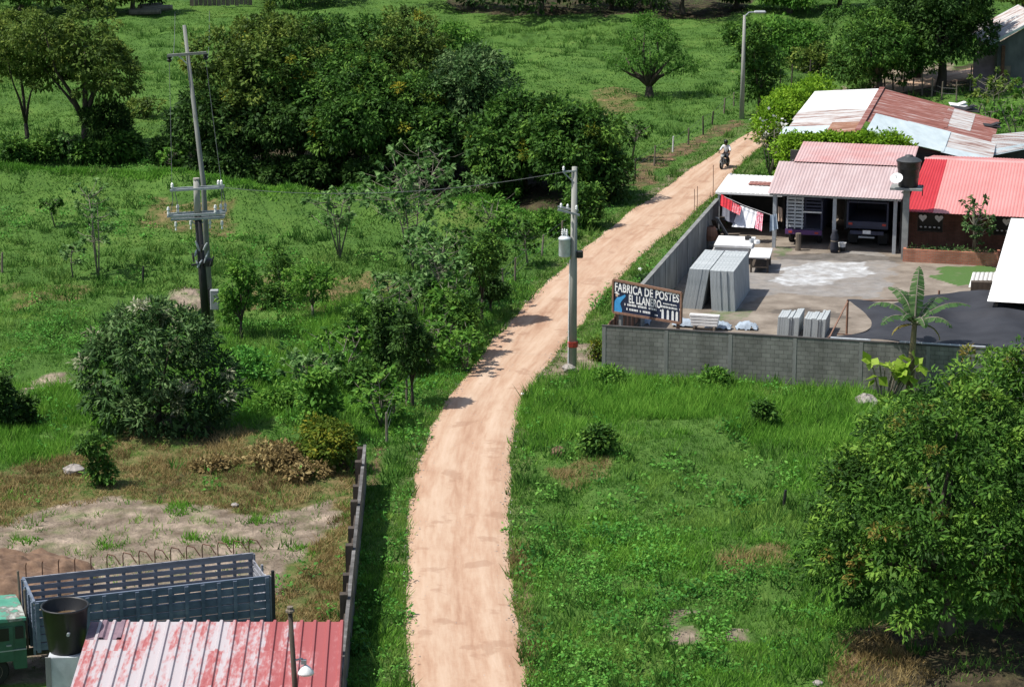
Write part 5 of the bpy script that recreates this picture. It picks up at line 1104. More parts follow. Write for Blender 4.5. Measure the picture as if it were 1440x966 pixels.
# roof
t = thing('roofed_shack', 'shack under a faded red and white ribbed sheet roof in the bottom left corner', 'house', (0, 0, 0))
def roofm():
    m, nt, b = _new('faded red sheet'); v = _coord(nt, (1.0, .22, 1)); n = _noise(nt, 1.15, 4, v); v2 = _coord(nt, (2.5, .8, 2)); n2 = _noise(nt, 3.5, 8, v2)
    sx = nt.nodes.new('ShaderNodeSeparateXYZ'); tc = nt.nodes.new('ShaderNodeTexCoord'); nt.links.new(tc.outputs['Object'], sx.inputs[0])
    vor = nt.nodes.new('ShaderNodeTexVoronoi'); vor.feature = 'F1'; vor.inputs['Scale'].default_value = .55; nt.links.new(_coord(nt, (1.2, .6, 0)), vor.inputs['Vector'])
    # worn white where the paint has gone from the middle sheets, redder towards the road side
    bias = _math(nt, 'MULTIPLY', _math(nt, 'ABSOLUTE', _math(nt, 'ADD', sx.outputs[0], 10.4)), -.07)
    wn = nt.nodes.new('ShaderNodeTexWhiteNoise'); wn.noise_dimensions = '2D'; cc = nt.nodes.new('ShaderNodeCombineXYZ'); nt.links.new(_math(nt, 'SNAP', _math(nt, 'ADD', sx.outputs[0], .05), .408), cc.inputs[0]); nt.links.new(_math(nt, 'SNAP', sx.outputs[1], 2.4), cc.inputs[1]); nt.links.new(cc.outputs[0], wn.inputs['Vector'])
    pan = _math(nt, 'MULTIPLY', _math(nt, 'SUBTRACT', wn.outputs[0], .5), .22)
    s = _math(nt, 'ADD', _math(nt, 'ADD', _math(nt, 'MULTIPLY', n.outputs[0], .85), _math(nt, 'MULTIPLY', n2.outputs[0], .6)), _math(nt, 'ADD', bias, pan))
    r = _ramp(nt, [(.41, (.31, .075, .075)), (.52, (.37, .13, .13)), (.59, (.41, .26, .265)), (.68, (.43, .39, .405))]); nt.links.new(s, r.inputs[0])
    nt.links.new(r.outputs[0], b.inputs['Base Color']); b.inputs['Roughness'].default_value = .6; return m
M['faded_red'] = roofm()
M['purple_stain'] = pm('purple grey stained sheet', [(.3, (.14, .09, .12)), (.7, (.25, .17, .2))], 3, .7)
c00 = Vector((-12.62, 62.0, 2.06)); c10 = Vector((-4.75, 62.0, 2.06)); c01 = Vector((-12.88, 71.6, 2.82)); c11 = Vector((-5.12, 71.6, 2.82)); pl_ = lambda s, q: (c00*(1-s)+c10*s)*(1-q)+(c01*(1-s)+c11*s)*q
mb = MB(); corrugated(mb, pl_(0, .48), pl_(1, .48), pl_(0, 1), pl_(1, 1), .408, .07, trap=True); mb.v = [(x, y, z+.035) for x, y, z in mb.v]; part('roof_sheet', mb, 'faded_red', t, fix=False)
mb = MB(); corrugated(mb, pl_(0, 0), pl_(1, 0), pl_(0, .5), pl_(1, .5), .408, .07, trap=True); part('roof_sheet', mb, 'faded_red', t, fix=False)
mb = MB(); corrugated(mb, pl_(.002, .87), pl_(.145, .87), pl_(.002, .998), pl_(.145, .998), .408, .07, trap=True); mb.v = [(x, y, z+.043) for x, y, z in mb.v]; part('roof_stain', mb, 'purple_stain', t, fix=False)
part('wall', MB().box((-8.9, 71.0, 1.3), (7.0, .15, 2.6)).box((-12.3, 66.5, 1.1), (.15, 8.8, 2.2)).box((-5.6, 66.5, 1.1), (.12, 8.8, 2.2)), 'tank_pedestal', t)
part('rafter', MB().bar((-12.5, 71.4, 2.74), (-5.3, 71.4, 2.74), .1), 'wood_dark', t)
TP = at(94, 912, 2.2)
t = thing('tank_pedestal', 'whitewashed masonry pedestal under the open black tank', 'pedestal', (TP.x, TP.y, 0), .05)
part('body', MB().box((.1, 0, 1.08), (1.2, 1.2, 2.2), bev=.03), 'tank_pedestal', t); part('corner_strip', MB().box((-.5, -.6, 1.08), (.16, .06, 2.18)), 'render', t)
t = thing('open_tank', 'large open black plastic tank half full of brown water', 'water tank', (TP.x, TP.y, 2.19))
part('tank_body', MB().lathe([(0, 0), (.53, 0), (.55, .04), (.6, .5), (.615, .52), (.625, .75), (.64, .77), (.69, 1.36), (.73, 1.38), (.73, 1.43), (.69, 1.44), (.67, 1.4), (.6, .6), (0, .58)], 28), 'black', t, True)
mw = pm('tank water', (.12, .08, .045), 2, .12, bump=0, spec=.6); part('water', MB().lathe([(0, 1.02), (.635, 1.02)], 28), mw, t, fix=False)
part('inner_stain', MB().lathe([(.643, 1.03), (.668, 1.36)], 28), pm('silty tank lining', (.19, .15, .1), 3, .8), t, fix=False)
part('outlet', MB().lathe([(0, 0), (.05, 0), (.05, .16), (0, .16)], 8, (.2, -.78, .75), 'Y'), 'galv', t)
# stake truck
t = thing('stake_bed_truck', 'old truck with a green cab and a long blue slatted stake bed', 'truck', (-15.0, 73.65, 0), math.atan2(.324, .946))
BL, BW, Z0, Z1 = 7.55, 2.35, 1.1, 2.62
part('deck', MB().box((BL/2, BW/2, 1.0), (BL, BW-.1, .12)), 'wood_dark', t); part('chassis', MB().box((BL/2-1.2, BW/2-.45, .82), (BL+2, .12, .22)).box((BL/2-1.2, BW/2+.45, .82), (BL+2, .12, .22)), 'dark_iron', t)
def slats(y_, out, mat):
    mb = MB(); n = 7 if out > 0 else 6; hh = .15 if out > 0 else .232; r = random.Random(int(y_*10))
    for k in range(n):
        z = Z0+.12+(Z1-Z0-.14)*k/(n-1); mb.box((BL/2, y_, z+r.uniform(-.01, .01)), (BL, .045, hh))
    for k in range(15): mb.box((.08+(BL-.16)*k/14, y_+out*.055, (Z0+Z1)/2+.02), (.12, .06, Z1-Z0+.12))
    mb.box((BL/2, y_, Z1+.09), (BL+.05, .075, .07)); return part('side_panel', mb, mat, t)
slats(0.0, -1, 'truck_blue'); slats(BW, 1, 'truck_slate')
mb = MB()
for k in range(7): mb.box((0, BW/2, Z0+.1+.2*k), (.05, BW, .14))
for k in range(4): mb.box((-.05, .06+.745*k, 1.85), (.07, .09, 1.75))
mb.box((0, BW/2, Z1+.1), (.08, BW+.05, .1)); part('front_board', mb, 'truck_blue', t)
mb = MB()
for k in range(7): mb.box((BL, BW/2, Z0+.1+.21*k), (.05, BW, .13))
for y_ in (.02, BW/2, BW-.02): mb.box((BL+.045, y_, 1.86), (.07, .1, 1.7))
part('tail_gate', mb, 'truck_slate', t); part('tail_post', MB().box((BL+.12, -.02, 1.9), (.1, .1, 2.0)), 'dark_iron', t); part('tail_patch', MB().box((BL+.09, .55, 2.3), (.03, .85, .3)), 'tank_pedestal', t)
for k in range(15):
    x_ = .1+(BL-.2)*k/14; c_ = .28 if k > 3 else .1
    pts = [(x_, BW+.05, Z1+.05), (x_, BW+.05, Z1+.5), (x_+.02, BW-.02, Z1+.62)] + ([(x_+.2, BW-.25, Z1+.62), (x_+.36, BW-.42, Z1+.35)] if k > 4 else [])
    part('hoop', MB().tube(pts, .02, 5), 'rust_iron', t)
part('rack_post', MB().tube([(-.2, .5, 1.0), (-.22, .5, 3.0)], .04, 6), 'wood', t); part('rack_post', MB().tube([(-.15, BW-.3, 1.0), (-.2, BW-.3, 3.1)], .04, 6), 'wood', t)
def wheelp(x_, y_, w_=.28, r_=.5):
    wl = part('wheel', MB().lathe([(0, -w_/2), (r_*.6, -w_/2), (r_*.93, -w_/2+.02), (r_, -w_/4), (r_, w_/4), (r_*.93, w_/2-.02), (r_*.6, w_/2), (0, w_/2)], 20, (x_, y_, r_), 'Y'), 'rubber', t)
    part('rim', MB().lathe([(0, -w_/2-.012), (r_*.2, -w_/2-.03), (r_*.25, -w_/2+.02), (r_*.5, -w_/2+.02), (r_*.56, -w_/2-.015), (r_*.56, w_/2+.015), (0, w_/2+.01)], 16, (x_, y_, r_), 'Y'), 'wood', wl)
for y_ in (.28, BW-.28): wheelp(-1.35, y_); wheelp(5.4, y_, .5)
cb = part('cab', MB().prism([(-.3, .55), (-.3, 2.02), (-.38, 2.2), (-1.95, 2.26), (-2.25, 2.12), (-2.5, 1.45), (-2.6, 1.35), (-2.62, .62), (-2.0, .55), (-1.95, .85), (-1.7, 1.12), (-1.0, 1.12), (-.75, .85), (-.7, .55)], .06, BW-.06, 'Y'), 'cab_green', t)
rf = part('cab_roof', MB().grid(lambda s, q: (-.28-1.85*s, .03+(BW-.06)*q, 2.215+.1*math.sin(math.pi*q)+.05*math.sin(math.pi*s)+.01*math.sin(s*20)), 10, 12), 'cab_roof', t, True, fix=False)
part('roof_edge', MB().bar((-.27, .045, 2.2), (-2.1, .045, 2.2), .05, .09), 'cab_roof', t)
part('roof_hatch', MB().lathe([(0, .0), (.3, 0), (.32, .05), (.2, .1), (0, .1)], 16, (-1.35, 1.2, 2.33)), 'dark_iron', t)
dr_ = part('door', MB().box((-1.28, .045, 1.42), (1.15, .035, 1.15)), 'cab_green', t)
part('window', MB().box((-1.2, .03, 1.75), (.75, .03, .42)), 'glass', dr_); part('quarter_light', MB().box((-.5, .045, 1.77), (.26, .035, .4)), 'glass', t); part('handle', MB().box((-.85, .01, 1.38), (.16, .04, .04)), 'galv', dr_)
part('windscreen', MB().add([(-2.3, .2, 2.05), (-2.3, BW-.2, 2.05), (-2.49, BW-.2, 1.5), (-2.49, .2, 1.5)], [(0, 1, 2, 3)]), 'glass', t, fix=False); part('trim', MB().box((-1.3, .05, 1.2), (2.0, .05, .035)), 'galv', t); part('mirror', MB().box((-1.95, -.18, 1.85), (.06, .16, .3), bev=.03), 'dark_iron', t)
part('bumper', MB().box((-2.72, BW/2, .6), (.14, BW, .25)), 'dark_iron', t)
part('fuel_tank', MB().lathe([(0, 0), (.3, 0), (.3, 1.0), (0, 1.0)], 16, (1.4, .35, .62), 'X'), 'dark_iron', t)
LP_ = p3(408, 860, 66.0); LPB = Vector((LP_.x+.12, 66.0, 0))
t = thing('lamp_post', 'thin dark wooden post with a white dish lamp in front of the red ribbed roof', 'lamp post', LPB)
part('post', MB().tube([(0, 0, -.2), (-.02, 0, 2.7), tuple(LP_-LPB)], [.09, .08, .065], 8), 'wood_dark', t, True); part('cap', MB().lathe([(0, 0), (.13, 0), (.13, .06), (.09, .08), (.09, .16), (0, .17)], 8, LP_-LPB), 'wood', t)
lh = p3(430, 944, 66.0)-LPB; part('lamp_shade', MB().lathe([(0, .22), (.05, .2), (.14, .12), (.23, 0), (.24, -.06), (.2, -.05), (0, -.02)], 18, lh), 'white_paint', t, True)
part('lamp_arm', MB().tube([(0, 0, lh.z+.35), tuple(lh+Vector((-.1, 0, .4))), tuple(lh+Vector((0, 0, .2)))], .03, 6).box(lh+Vector((-.05, 0, .3)), (.15, .12, .12)), 'galv', t)
# soil heap and stones
def mound(s, q): 
    a = 2*math.pi*s; rr = 3.4*(1-q); h = 1.25*q**.8*(1-.3*q); n = float(vn(np.array([math.cos(a)*rr*1.3+5]), np.array([math.sin(a)*rr*1.3]), .8, 9, 3)[0])-.5
    return (math.cos(a)*rr*1.25, math.sin(a)*rr, h+n*.8*(q > .02)*(1-q*.3)-.06)
o = part('soil_heap', MB().grid(mound, 80, 30), 'soil', None, True, fix=False); p = at(14, 812); o.scale = (.8, .8, .85); o.location = (p.x-.3, p.y, 0); tag(o, 'heap of reddish brown soil behind the stake bed truck', 'soil heap')
for k_, (u, v, s_, lab) in enumerate([(104, 665, .42, 'pale grey boulder left of the two tiered little tree'), (785, 640, .4, 'dark brown clod at the left of the shrub in the right field'), (1218, 570, .55, 'pale boulder against the foot of the yellow-green plants'), (743, 583, .14, 'small white stone on the road verge in the right field'), (735, 555, .1, 'tiny pale stone on the edge of the road bend'), (1150, 962, .16, 'pale stone on the ground under the mango tree'), (900, 380, .16, 'white rubbish lump on the verge outside the side wall'), (330, 712, .16, 'small pale stone on the dry grass of the bare lot')]):
    o = part('stone', rock(s_, k_+30, .65), 'soil' if k_ == 1 else ('white_slab' if k_ in (3, 4, 6) else 'rock')); p = g(u, v); o.location = p+Vector((0, 0, s_*.3)); tag(o, lab, 'rock')

# ------------------------------------------------------------------ motorcycle and rider
MP = g(1019, 237); i_ = int(np.argmin(np.hypot(*(((LP+RP)/2)-np.array([MP.x, MP.y])).T))); hd = ((LP+RP)/2)[i_-6]-((LP+RP)/2)[i_+6]; MA = math.atan2(hd[1], hd[0])-.12
MP.z += .05
t = thing('motorcycle', 'small dark motorcycle riding down the dirt road towards the bend', 'motorcycle', MP, MA)
def whl(x_):
    wl = part('wheel', MB().lathe([(.22, -.05), (.29, -.05), (.31, 0), (.29, .05), (.22, .05), (.22, -.05)], 20, (x_, 0, .31), 'Y'), 'rubber', t)
    mb = MB()
    for k in range(6): q = math.pi*2*k/6; mb.bar((x_, 0, .31), (x_+.22*math.cos(q), 0, .31+.22*math.sin(q)), .03)
    mb.lathe([(0, -.07), (.06, -.07), (.06, .07), (0, .07)], 10, (x_, 0, .31), 'Y'); part('rim', mb, 'grey_paint', wl)
whl(.66); whl(-.62)
part('frame', MB().tube([(-.62, .08, .31), (-.2, .08, .38), (.25, .08, .4), (.42, .05, .85)], .03, 6).tube([(-.62, -.08, .31), (-.2, -.08, .38), (.25, -.08, .4), (.42, -.05, .85)], .03, 6).tube([(-.7, 0, .75), (-.2, 0, .65), (.4, 0, .8)], .04, 6), 'dark_iron', t)
part('engine', MB().box((.05, 0, .42), (.42, .26, .34), bev=.05).lathe([(0, -.17), (.12, -.17), (.12, .17), (0, .17)], 12, (-.02, 0, .38), 'Y'), 'grey_paint', t)
part('fuel_tank', MB().grid(lambda s, q: (.38-.5*s, .15*math.sin(q*2*math.pi)*math.sin(math.pi*(.12+.8*s)), .82+.12*math.cos(q*2*math.pi)*math.sin(math.pi*(.12+.8*s))), 8, 12), 'black', t, True)
part('seat', MB().box((-.42, 0, .8), (.72, .24, .1), bev=.04), 'rubber', t); part('fork', MB().tube([(.66, .08, .31), (.45, .08, .95)], .03, 6).tube([(.66, -.08, .31), (.45, -.08, .95)], .03, 6), 'galv', t)
part('handlebar', MB().tube([(.28, .36, 1.0), (.42, .2, 1.03), (.44, 0, 1.0), (.42, -.2, 1.03), (.28, -.36, 1.0)], .018, 6), 'dark_iron', t); part('headlight', MB().lathe([(0, 0), (.07, .02), (.09, .1), (.09, .13), (0, .15)], 12, (.5, 0, .88), 'X'), 'porcelain', t)
for s_ in (-1, 1): part('mirror', MB().tube([(.38, s_*.25, 1.02), (.36, s_*.36, 1.2)], .01, 5).lathe([(0, -.01), (.06, -.01), (.06, .01), (0, .01)], 8, (.36, s_*.38, 1.24), 'X'), 'black', t)
part('front_mudguard', MB().grid(lambda s, q: (.66+.35*math.cos(.5+2.2*s), .06*(q-.5)*2, .31+.35*math.sin(.5+2.2*s)), 10, 2), 'black', t); part('exhaust', MB().tube([(.15, -.14, .3), (-.3, -.16, .28), (-.75, -.18, .4)], [.03, .04, .06], 7), 'galv', t)
def skin(name, verts, edges, rad, mat, parent=None, lvl=2):
    me = bpy.data.meshes.new(name); me.from_pydata(verts, edges, []); ob = bpy.data.objects.new(name, me); COL.objects.link(ob)
    md = ob.modifiers.new('skin', 'SKIN'); md.use_smooth_shade = True
    for v_, r_ in zip(me.skin_vertices[0].data, rad): v_.radius = r_ if isinstance(r_, tuple) else (r_, r_)
    me.skin_vertices[0].data[0].use_root = True
    sb = ob.modifiers.new('sub', 'SUBSURF'); sb.levels = lvl; sb.render_levels = lvl
    dg = bpy.context.evaluated_depsgraph_get(); m2 = bpy.data.meshes.new_from_object(ob.evaluated_get(dg)); bpy.data.objects.remove(ob)
    return link(name, m2, mat, parent, True)
pz = .0
J = {'pel': (-.36, 0, .93), 'wa': (-.33, 0, 1.1), 'ch': (-.26, 0, 1.33), 'nk': (-.2, 0, 1.5), 'hd0': (-.17, 0, 1.58), 'hd1': (-.15, 0, 1.7), 'hd2': (-.15, 0, 1.79)}
vs = [J[k] for k in ('pel', 'wa', 'ch', 'nk', 'hd0', 'hd1', 'hd2')]; es = [(0, 1), (1, 2), (2, 3), (3, 4), (4, 5), (5, 6)]; rad = [(.16, .13), (.15, .12), (.18, .13), .06, .075, .1, .07]
for s_ in (-1, 1):
    n0 = len(vs); vs += [(-.24, s_*.2, 1.42), (-.12, s_*.34, 1.2), (.13, s_*.36, 1.06), (.26, s_*.33, 1.02)]; es += [(2, n0), (n0, n0+1), (n0+1, n0+2), (n0+2, n0+3)]; rad += [.075, .05, .038, .04]
    n0 = len(vs); vs += [(-.3, s_*.13, .88), (.08, s_*.2, .8), (0, s_*.18, .42), (.02, s_*.18, .32), (.16, s_*.19, .29)]; es += [(0, n0), (n0, n0+1), (n0+1, n0+2), (n0+2, n0+3), (n0+3, n0+4)]; rad += [.1, .075, .05, .045, .04]
body = skin('person', vs, es, rad, 'skin'); put(body, MP, MA); tag(body, 'rider in a white shirt and dark helmet on the motorcycle', 'person')
vs2 = [J['pel'], J['wa'], J['ch'], (-.21, 0, 1.47)]; es2 = [(0, 1), (1, 2), (2, 3)]; rad2 = [(.17, .15), (.17, .14), (.2, .155), .085]
for s_ in (-1, 1): n0 = len(vs2); vs2 += [(-.24, s_*.2, 1.42), (-.14, s_*.32, 1.23), (-.02, s_*.35, 1.12)]; es2 += [(2, n0), (n0, n0+1), (n0+1, n0+2)]; rad2 += [.095, .075, .065]
skin('shirt', vs2, es2, rad2, 'white_cloth', body)
vs3 = [(-.36, 0, .92), (-.35, 0, 1.0)]; es3 = [(0, 1)]; rad3 = [(.18, .15), (.17, .14)]
for s_ in (-1, 1): n0 = len(vs3); vs3 += [(-.3, s_*.13, .88), (.09, s_*.2, .8), (0, s_*.18, .42), (.02, s_*.18, .34)]; es3 += [(0, n0), (n0, n0+1), (n0+1, n0+2), (n0+2, n0+3)]; rad3 += [.115, .092, .068, .062]
skin('trousers', vs3, es3, rad3, 'trousers', body)
hm = part('helmet', MB().lathe([(.1, -.1), (.135, -.02), (.14, .06), (.11, .14), (.06, .175), (0, .185)], 16, (-.16, 0, 1.68)), 'black', body, True); part('visor', MB().grid(lambda s, q: (-.16+.142*math.cos(1.1*(s-.5)*2), .142*math.sin(1.1*(s-.5)*2), 1.66+.08*q), 8, 2), 'glass', hm)

# ------------------------------------------------------------------ fences
def fence(name, lab, pts, hts, mats, wires=3, cat='fence', h0=.35):
    base = g(*pts[0]); t = thing(name, lab, cat, base); r = random.Random(len(pts)); tops = []; k = 0
    for (u, v), h, m_ in zip(pts, hts, mats):
        p = g(u, v)-base; e = p+Vector((r.uniform(-.09, .09), r.uniform(-.09, .09), h)); part('post', MB().tube([tuple(p+Vector((0, 0, -.2))), tuple(p.lerp(e, .5)), tuple(e)], [.075, .065, .055], 6), m_, t); tops.append((p, e))
    for w_ in range(wires):
        f = .35+.3*w_; mb = MB(); mb.tube([tuple(a.lerp(b, f)+Vector((0, -.07, 0))) for a, b in tops], .008, 4); part('wire', mb, 'wire', t)
    return t
fence('wire_fence', 'wire fence with leaning posts along the far left side of the dirt road', [(878, 262), (893, 252), (920, 234), (946, 214), (968, 204), (989, 190), (1001, 176), (1018, 160), (1032, 150), (1060, 132)], [1.3, 1.35, 1.4, 1.1, 1.2, 1.35, 1.1, 1.2, 1.1, 1.2], ['wood_dark', 'wood_dark', 'wood', 'white_paint', 'wood', 'wood_dark', 'wood_dark', 'wood', 'wood', 'wood'])
fence('wire_fence', 'wire fence half hidden in weeds along the near left verge of the road', [(544, 622), (553, 590), (572, 570), (602, 515), (640, 478), (668, 462), (708, 412), (724, 395), (762, 360), (790, 342), (830, 310)], [1.3, 1.4, 1.2, 1.3, 1.25, 1.2, 1.3, 1.3, 1.2, 1.3, 1.2], ['bark_pale', 'wood', 'wood', 'bark_pale', 'wood', 'wood', 'bark_pale', 'wood', 'bark_pale', 'wood', 'wood'])
fence('picket_fence', 'row of rough stakes behind the patched zinc shed', [(1228, 128), (1244, 127), (1256, 128), (1270, 129), (1284, 131), (1297, 134), (1310, 137), (1324, 140), (1345, 143)], [1.5, 1.7, 1.4, 1.8, 1.5, 1.9, 1.6, 1.4, 1.5], ['wood']*9, 2)
fence('wire_fence', 'short post and wire fence by the bushes left of the far trees', [(1097, 125), (1113, 120), (1139, 108), (1154, 100), (1162, 97)], [1.6, 1.7, 1.4, 1.6, 1.5], ['wood_dark']*5, 2)
for u, v, h, m_, lab in [(201, 400, 1.0, 'black_pole', 'lone black post in the left field between the saplings and the poles'), (3, 383, 1.1, 'wood', 'pale post at the left edge of the field'), (1102, 715, .75, 'black_pole', 'short black stake in the right field near the mango tree'), (1364, 128, 2.0, 'bark_pale', 'pale leaning stake beside the shed and the mauve wall'), (1376, 135, 1.4, 'bark_pale', 'shorter pale stake right of the leaning one')]:
    o = part('fence_post', MB().tube([(0, 0, -.2), (.02, 0, h*.5), (.06, .02, h)], [.07, .065, .055], 7), m_); o.location = g(u, v); tag(o, lab, 'post')
FA = g(270, 9); t = thing('board_fence', 'grey board fence along the far edge of the pasture at the top left', 'fence', FA)
r = random.Random(6); FBv = g(352, 9)-FA
for k_ in range(14): p = FBv*(k_/13); part('board', MB().box((p.x, p.y, 1.0+r.uniform(-.1, .1)), (.42, .05, 2.1)), 'wood', t)
part('rail', MB().bar((0, .1, 1.5), FBv+Vector((0, .1, 1.5)), .08), 'wood_dark', t)
for k_, (u, v, l_, lab) in enumerate([(204, 22, 3.2, 'long pale cut log at the far edge of the pasture'), (222, 17, 3.0, 'pale log on the right of the far log pile'), (212, 14, 2.5, 'short pale log behind the others at the far pasture edge')]):
    o = part('cut_log', MB().tube([(-l_/2, 0, .3), (0, .1, .35), (l_/2, 0, .4)], [.3, .33, .26], 8), 'bark_pale'); put(o, g(u, v), .3*k_-.1); tag(o, lab, 'log', 'logs by the far trees')
# ------------------------------------------------------------------ trees
def T(u, v, topv, wpx, name, label, pal, seed, bot=.22, **kw):
    w_ = kw.pop('w_', 1.0); p = g(u, v); s = ppm(p.y, 4); H = zat(topv, p.y)-p.z; R = wpx/2/s*w_
    dep = .1*R                                           # the crown's own depth raises its far edge in the view
    top = max(H-dep, 1.5); return tree(name, label, 'tree', p, R, top, top*bot, pal, seed=seed, **kw)
DENSE = 'dense trees in the gully beyond the left field'
for k_, (u, v, tv, w_, pal, lab, nc) in enumerate([
        (455, 232, 8, 200, 'broad', 'tall dense tree at the back of the gully, second from the left', 420), (372, 240, 14, 190, 'olive', 'dense yellowish tree leftmost in the gully behind the utility poles', 420),
        (575, 228, 6, 190, 'olive', 'tall dense tree at the back middle of the gully with a yellowish crown', 420), (640, 205, 22, 110, 'fresh', 'lighter green tree at the back right of the gully thicket', 200),
        (315, 252, 120, 130, 'dark', 'low dark tree at the left foot of the gully thicket', 260), (500, 250, 75, 190, 'broad', 'dark rounded tree at the front middle of the gully thicket', 420),
        (590, 258, 95, 150, 'broad', 'rounded tree at the front of the gully right of the middle', 320), (665, 256, 62, 160, 'silver', 'tree with silvery leaf tips in the right half of the gully thicket', 380),
        (738, 268, 118, 150, 'broad', 'broad dark tree near the right end of the gully thicket', 340), (812, 280, 142, 130, 'broad', 'rightmost broad leaved tree of the gully thicket behind the transformer pole', 300),
        (420, 252, 120, 150, 'dark', 'dark low tree in front of the leftmost gully trees', 300), (775, 262, 150, 90, 'fresh', 'bright crowned tree between the two rightmost gully trees', 180)]):
    T(u, v, tv, w_, 'dense_tree', lab, pal, 100+k_, bot=.1 if v > 245 else .12, w_=1.14, leaf=.42, nclump=nc, nleaf=20, crad=.62, group=DENSE, inner=.35, trunk=.22, spread=.6, tip='yellow' if pal in ('olive', 'broad') else None, ntip=9, tone0=.45)
T(125, 216, 2, 190, 'field_tree', 'large spreading tree with a forked trunk at the upper left', 'olive', 201, .38, leaf=.36, nclump=330, nleaf=20, crad=.55, trunk=.34, fork=.3, bark='wood_dark', k=8, ntops=6)
T(38, 208, 6, 180, 'field_tree', 'spreading tree with thin double trunk at the left edge', 'olive', 202, .36, leaf=.36, nclump=300, nleaf=20, crad=.55, trunk=.2, fork=.25, bark='wood_dark', k=8, ntops=4)
T(152, 222, 140, 78, 'small_tree', 'dark spiky bush crowned tree under the large spreading tree', 'dark', 203, .1, leaf=.4, nclump=140, nleaf=16, crad=.5, trunk=.1, aspect=.25)
r_l = [(0, 0, 3.6, 1.8, 1.8, 1.6), (-.4, .3, 5.2, 1.5, 1.5, 1.3), (.5, -.2, 4.9, 1.3, 1.3, 1.2), (-1.9, .2, 3.0, 1.3, 1.2, .8), (-2.7, 0, 2.5, .9, .9, .5), (1.9, .2, 3.1, 1.4, 1.3, .8), (2.9, -.1, 2.5, 1.0, .9, .5), (1.2, -.9, 2.6, 1.2, 1.1, .8), (-1.1, -.9, 2.9, 1.2, 1.1, .8), (-1.3, .2, 4.6, .9, .9, .7), (1.6, .3, 4.3, .9, .9, .6), (.2, 0, 6.0, .8, .8, .6)]
T(913, 137, 14, 135, 'lone_tree', 'lone feathery tree standing in the middle of the pasture', 'fresh', 204, .3, lobes=r_l, leaf=.34, nclump=210, nleaf=13, crad=.6, trunk=.36, fork=.25, bark='wood_dark', k=12, aspect=.32, inner=.12, ntops=10, size=(.3, .46), spread=.78, tone0=.3)
T(1066, 160, 32, 75, 'roadside_tree', 'tall bushy tree behind the street lamp', 'broad', 205, .08, leaf=.36, nclump=190, nleaf=18, crad=.55, trunk=.15)
T(1118, 88, 28, 85, 'bushy_tree', 'pale green bushy tree between the street lamp and the far trees', 'fresh', 206, .1, leaf=.45, nclump=170, nleaf=18, crad=.7, trunk=.15, tone0=.35)
T(1235, 132, 2, 165, 'shade_tree', 'large rounded tree behind the bright hedge and zinc shed', 'broad', 207, .05, leaf=.38, nclump=420, nleaf=20, crad=.6, trunk=.3)
T(1322, 128, -70, 165, 'shade_tree', 'very large dark tree shading the bare ground at the top right', 'dark', 208, .13, leaf=.42, nclump=520, nleaf=20, crad=.7, trunk=.45, bark='wood_dark', k=11)
T(1290, 110, -40, 140, 'shade_tree', 'dark tree behind the large rounded tree at the top right', 'dark', 209, .1, leaf=.42, nclump=320, nleaf=20, crad=.7, trunk=.3, bark='wood_dark')
T(1378, 68, 22, 40, 'small_tree', 'small bright tree beside the grey gabled house', 'fresh', 210, .25, leaf=.4, nclump=90, nleaf=16, crad=.5, trunk=.12)
T(1440, 30, -40, 80, 'small_tree', 'tree at the top right corner behind the grey house', 'olive', 211, .2, leaf=.45, nclump=110, nleaf=16, crad=.6, trunk=.15)
for k_, (u, v, tv, w_, pal, lab) in enumerate([(660, 14, -95, 150, 'dark', 'dark tree at the far edge of the pasture above the gully thicket'), (760, 22, -90, 170, 'dark', 'dark tree at the far pasture edge left of the lone tree'), (860, 14, -100, 170, 'dark', 'dark tree at the far pasture edge behind the lone tree'), (960, 20, -90, 170, 'dark', 'dark tree at the far pasture edge right of the lone tree'), (1035, 12, -80, 120, 'dark', 'dark tree at the far pasture edge behind the street lamp'),
        (120, 18, -60, 150, 'olive', 'far tree above the large spreading tree'), (30, 14, -60, 150, 'broad', 'far tree at the top left corner'), (188, 20, -70, 95, 'dark', 'dark trunked far tree beside the cut logs'), (420, 5, -60, 150, 'broad', 'far tree at the top edge behind the gully thicket'), (1180, 14, -60, 130, 'broad', 'far tree above the large rounded tree'), (1110, 18, -50, 90, 'fresh', 'far pale tree at the top edge right of the street lamp')]):
    T(u, v, tv, w_, 'far_tree', lab, pal, 240+k_, .14 if u < 600 or u > 1050 else .06, leaf=.6, nclump=220, nleaf=14, crad=.9, trunk=.3, group='trees along the far edge of the pasture')
r = np.random.default_rng(77)
MG = at(1330, 893); q = [(0, 0, 4.9, 3.4, 3.4, 3.4), (-2.6, .3, 3.6, 2.3, 2.3, 2.3), (2.4, -.2, 4.2, 2.6, 2.6, 2.6), (-1.4, -1.9, 3.0, 2.4, 2.2, 2.3), (1.2, -2.0, 3.4, 2.5, 2.2, 2.4), (-.7, 1.8, 5.2, 2.4, 2.4, 2.2), (1.9, 2.0, 6.6, 2.5, 2.5, 2.3), (3.9, 1.4, 5.6, 2.4, 2.4, 2.4), (-2.2, 1.4, 4.2, 2.0, 2.0, 1.9), (4.2, -.8, 4.0, 2.4, 2.2, 2.4), (-3.5, -.7, 2.7, 1.5, 1.5, 1.6), (.2, .4, 6.9, 2.0, 2.2, 1.8), (3.6, 2.6, 7.6, 1.8, 1.8, 1.7)]
tree('mango_tree', 'big bushy mango tree with orange leaf flushes filling the lower right corner', 'tree', (MG.x, MG.y, 0), 5, 9, .5, 'mango', leaf=.3, nclump=900, nleaf=22, crad=.53, seed=301, lobes=q, trunk=.3, tip='mango_tip', ntip=24, ntops=12, inner=.25, aspect=.36, tvar=.32, low=-.55)
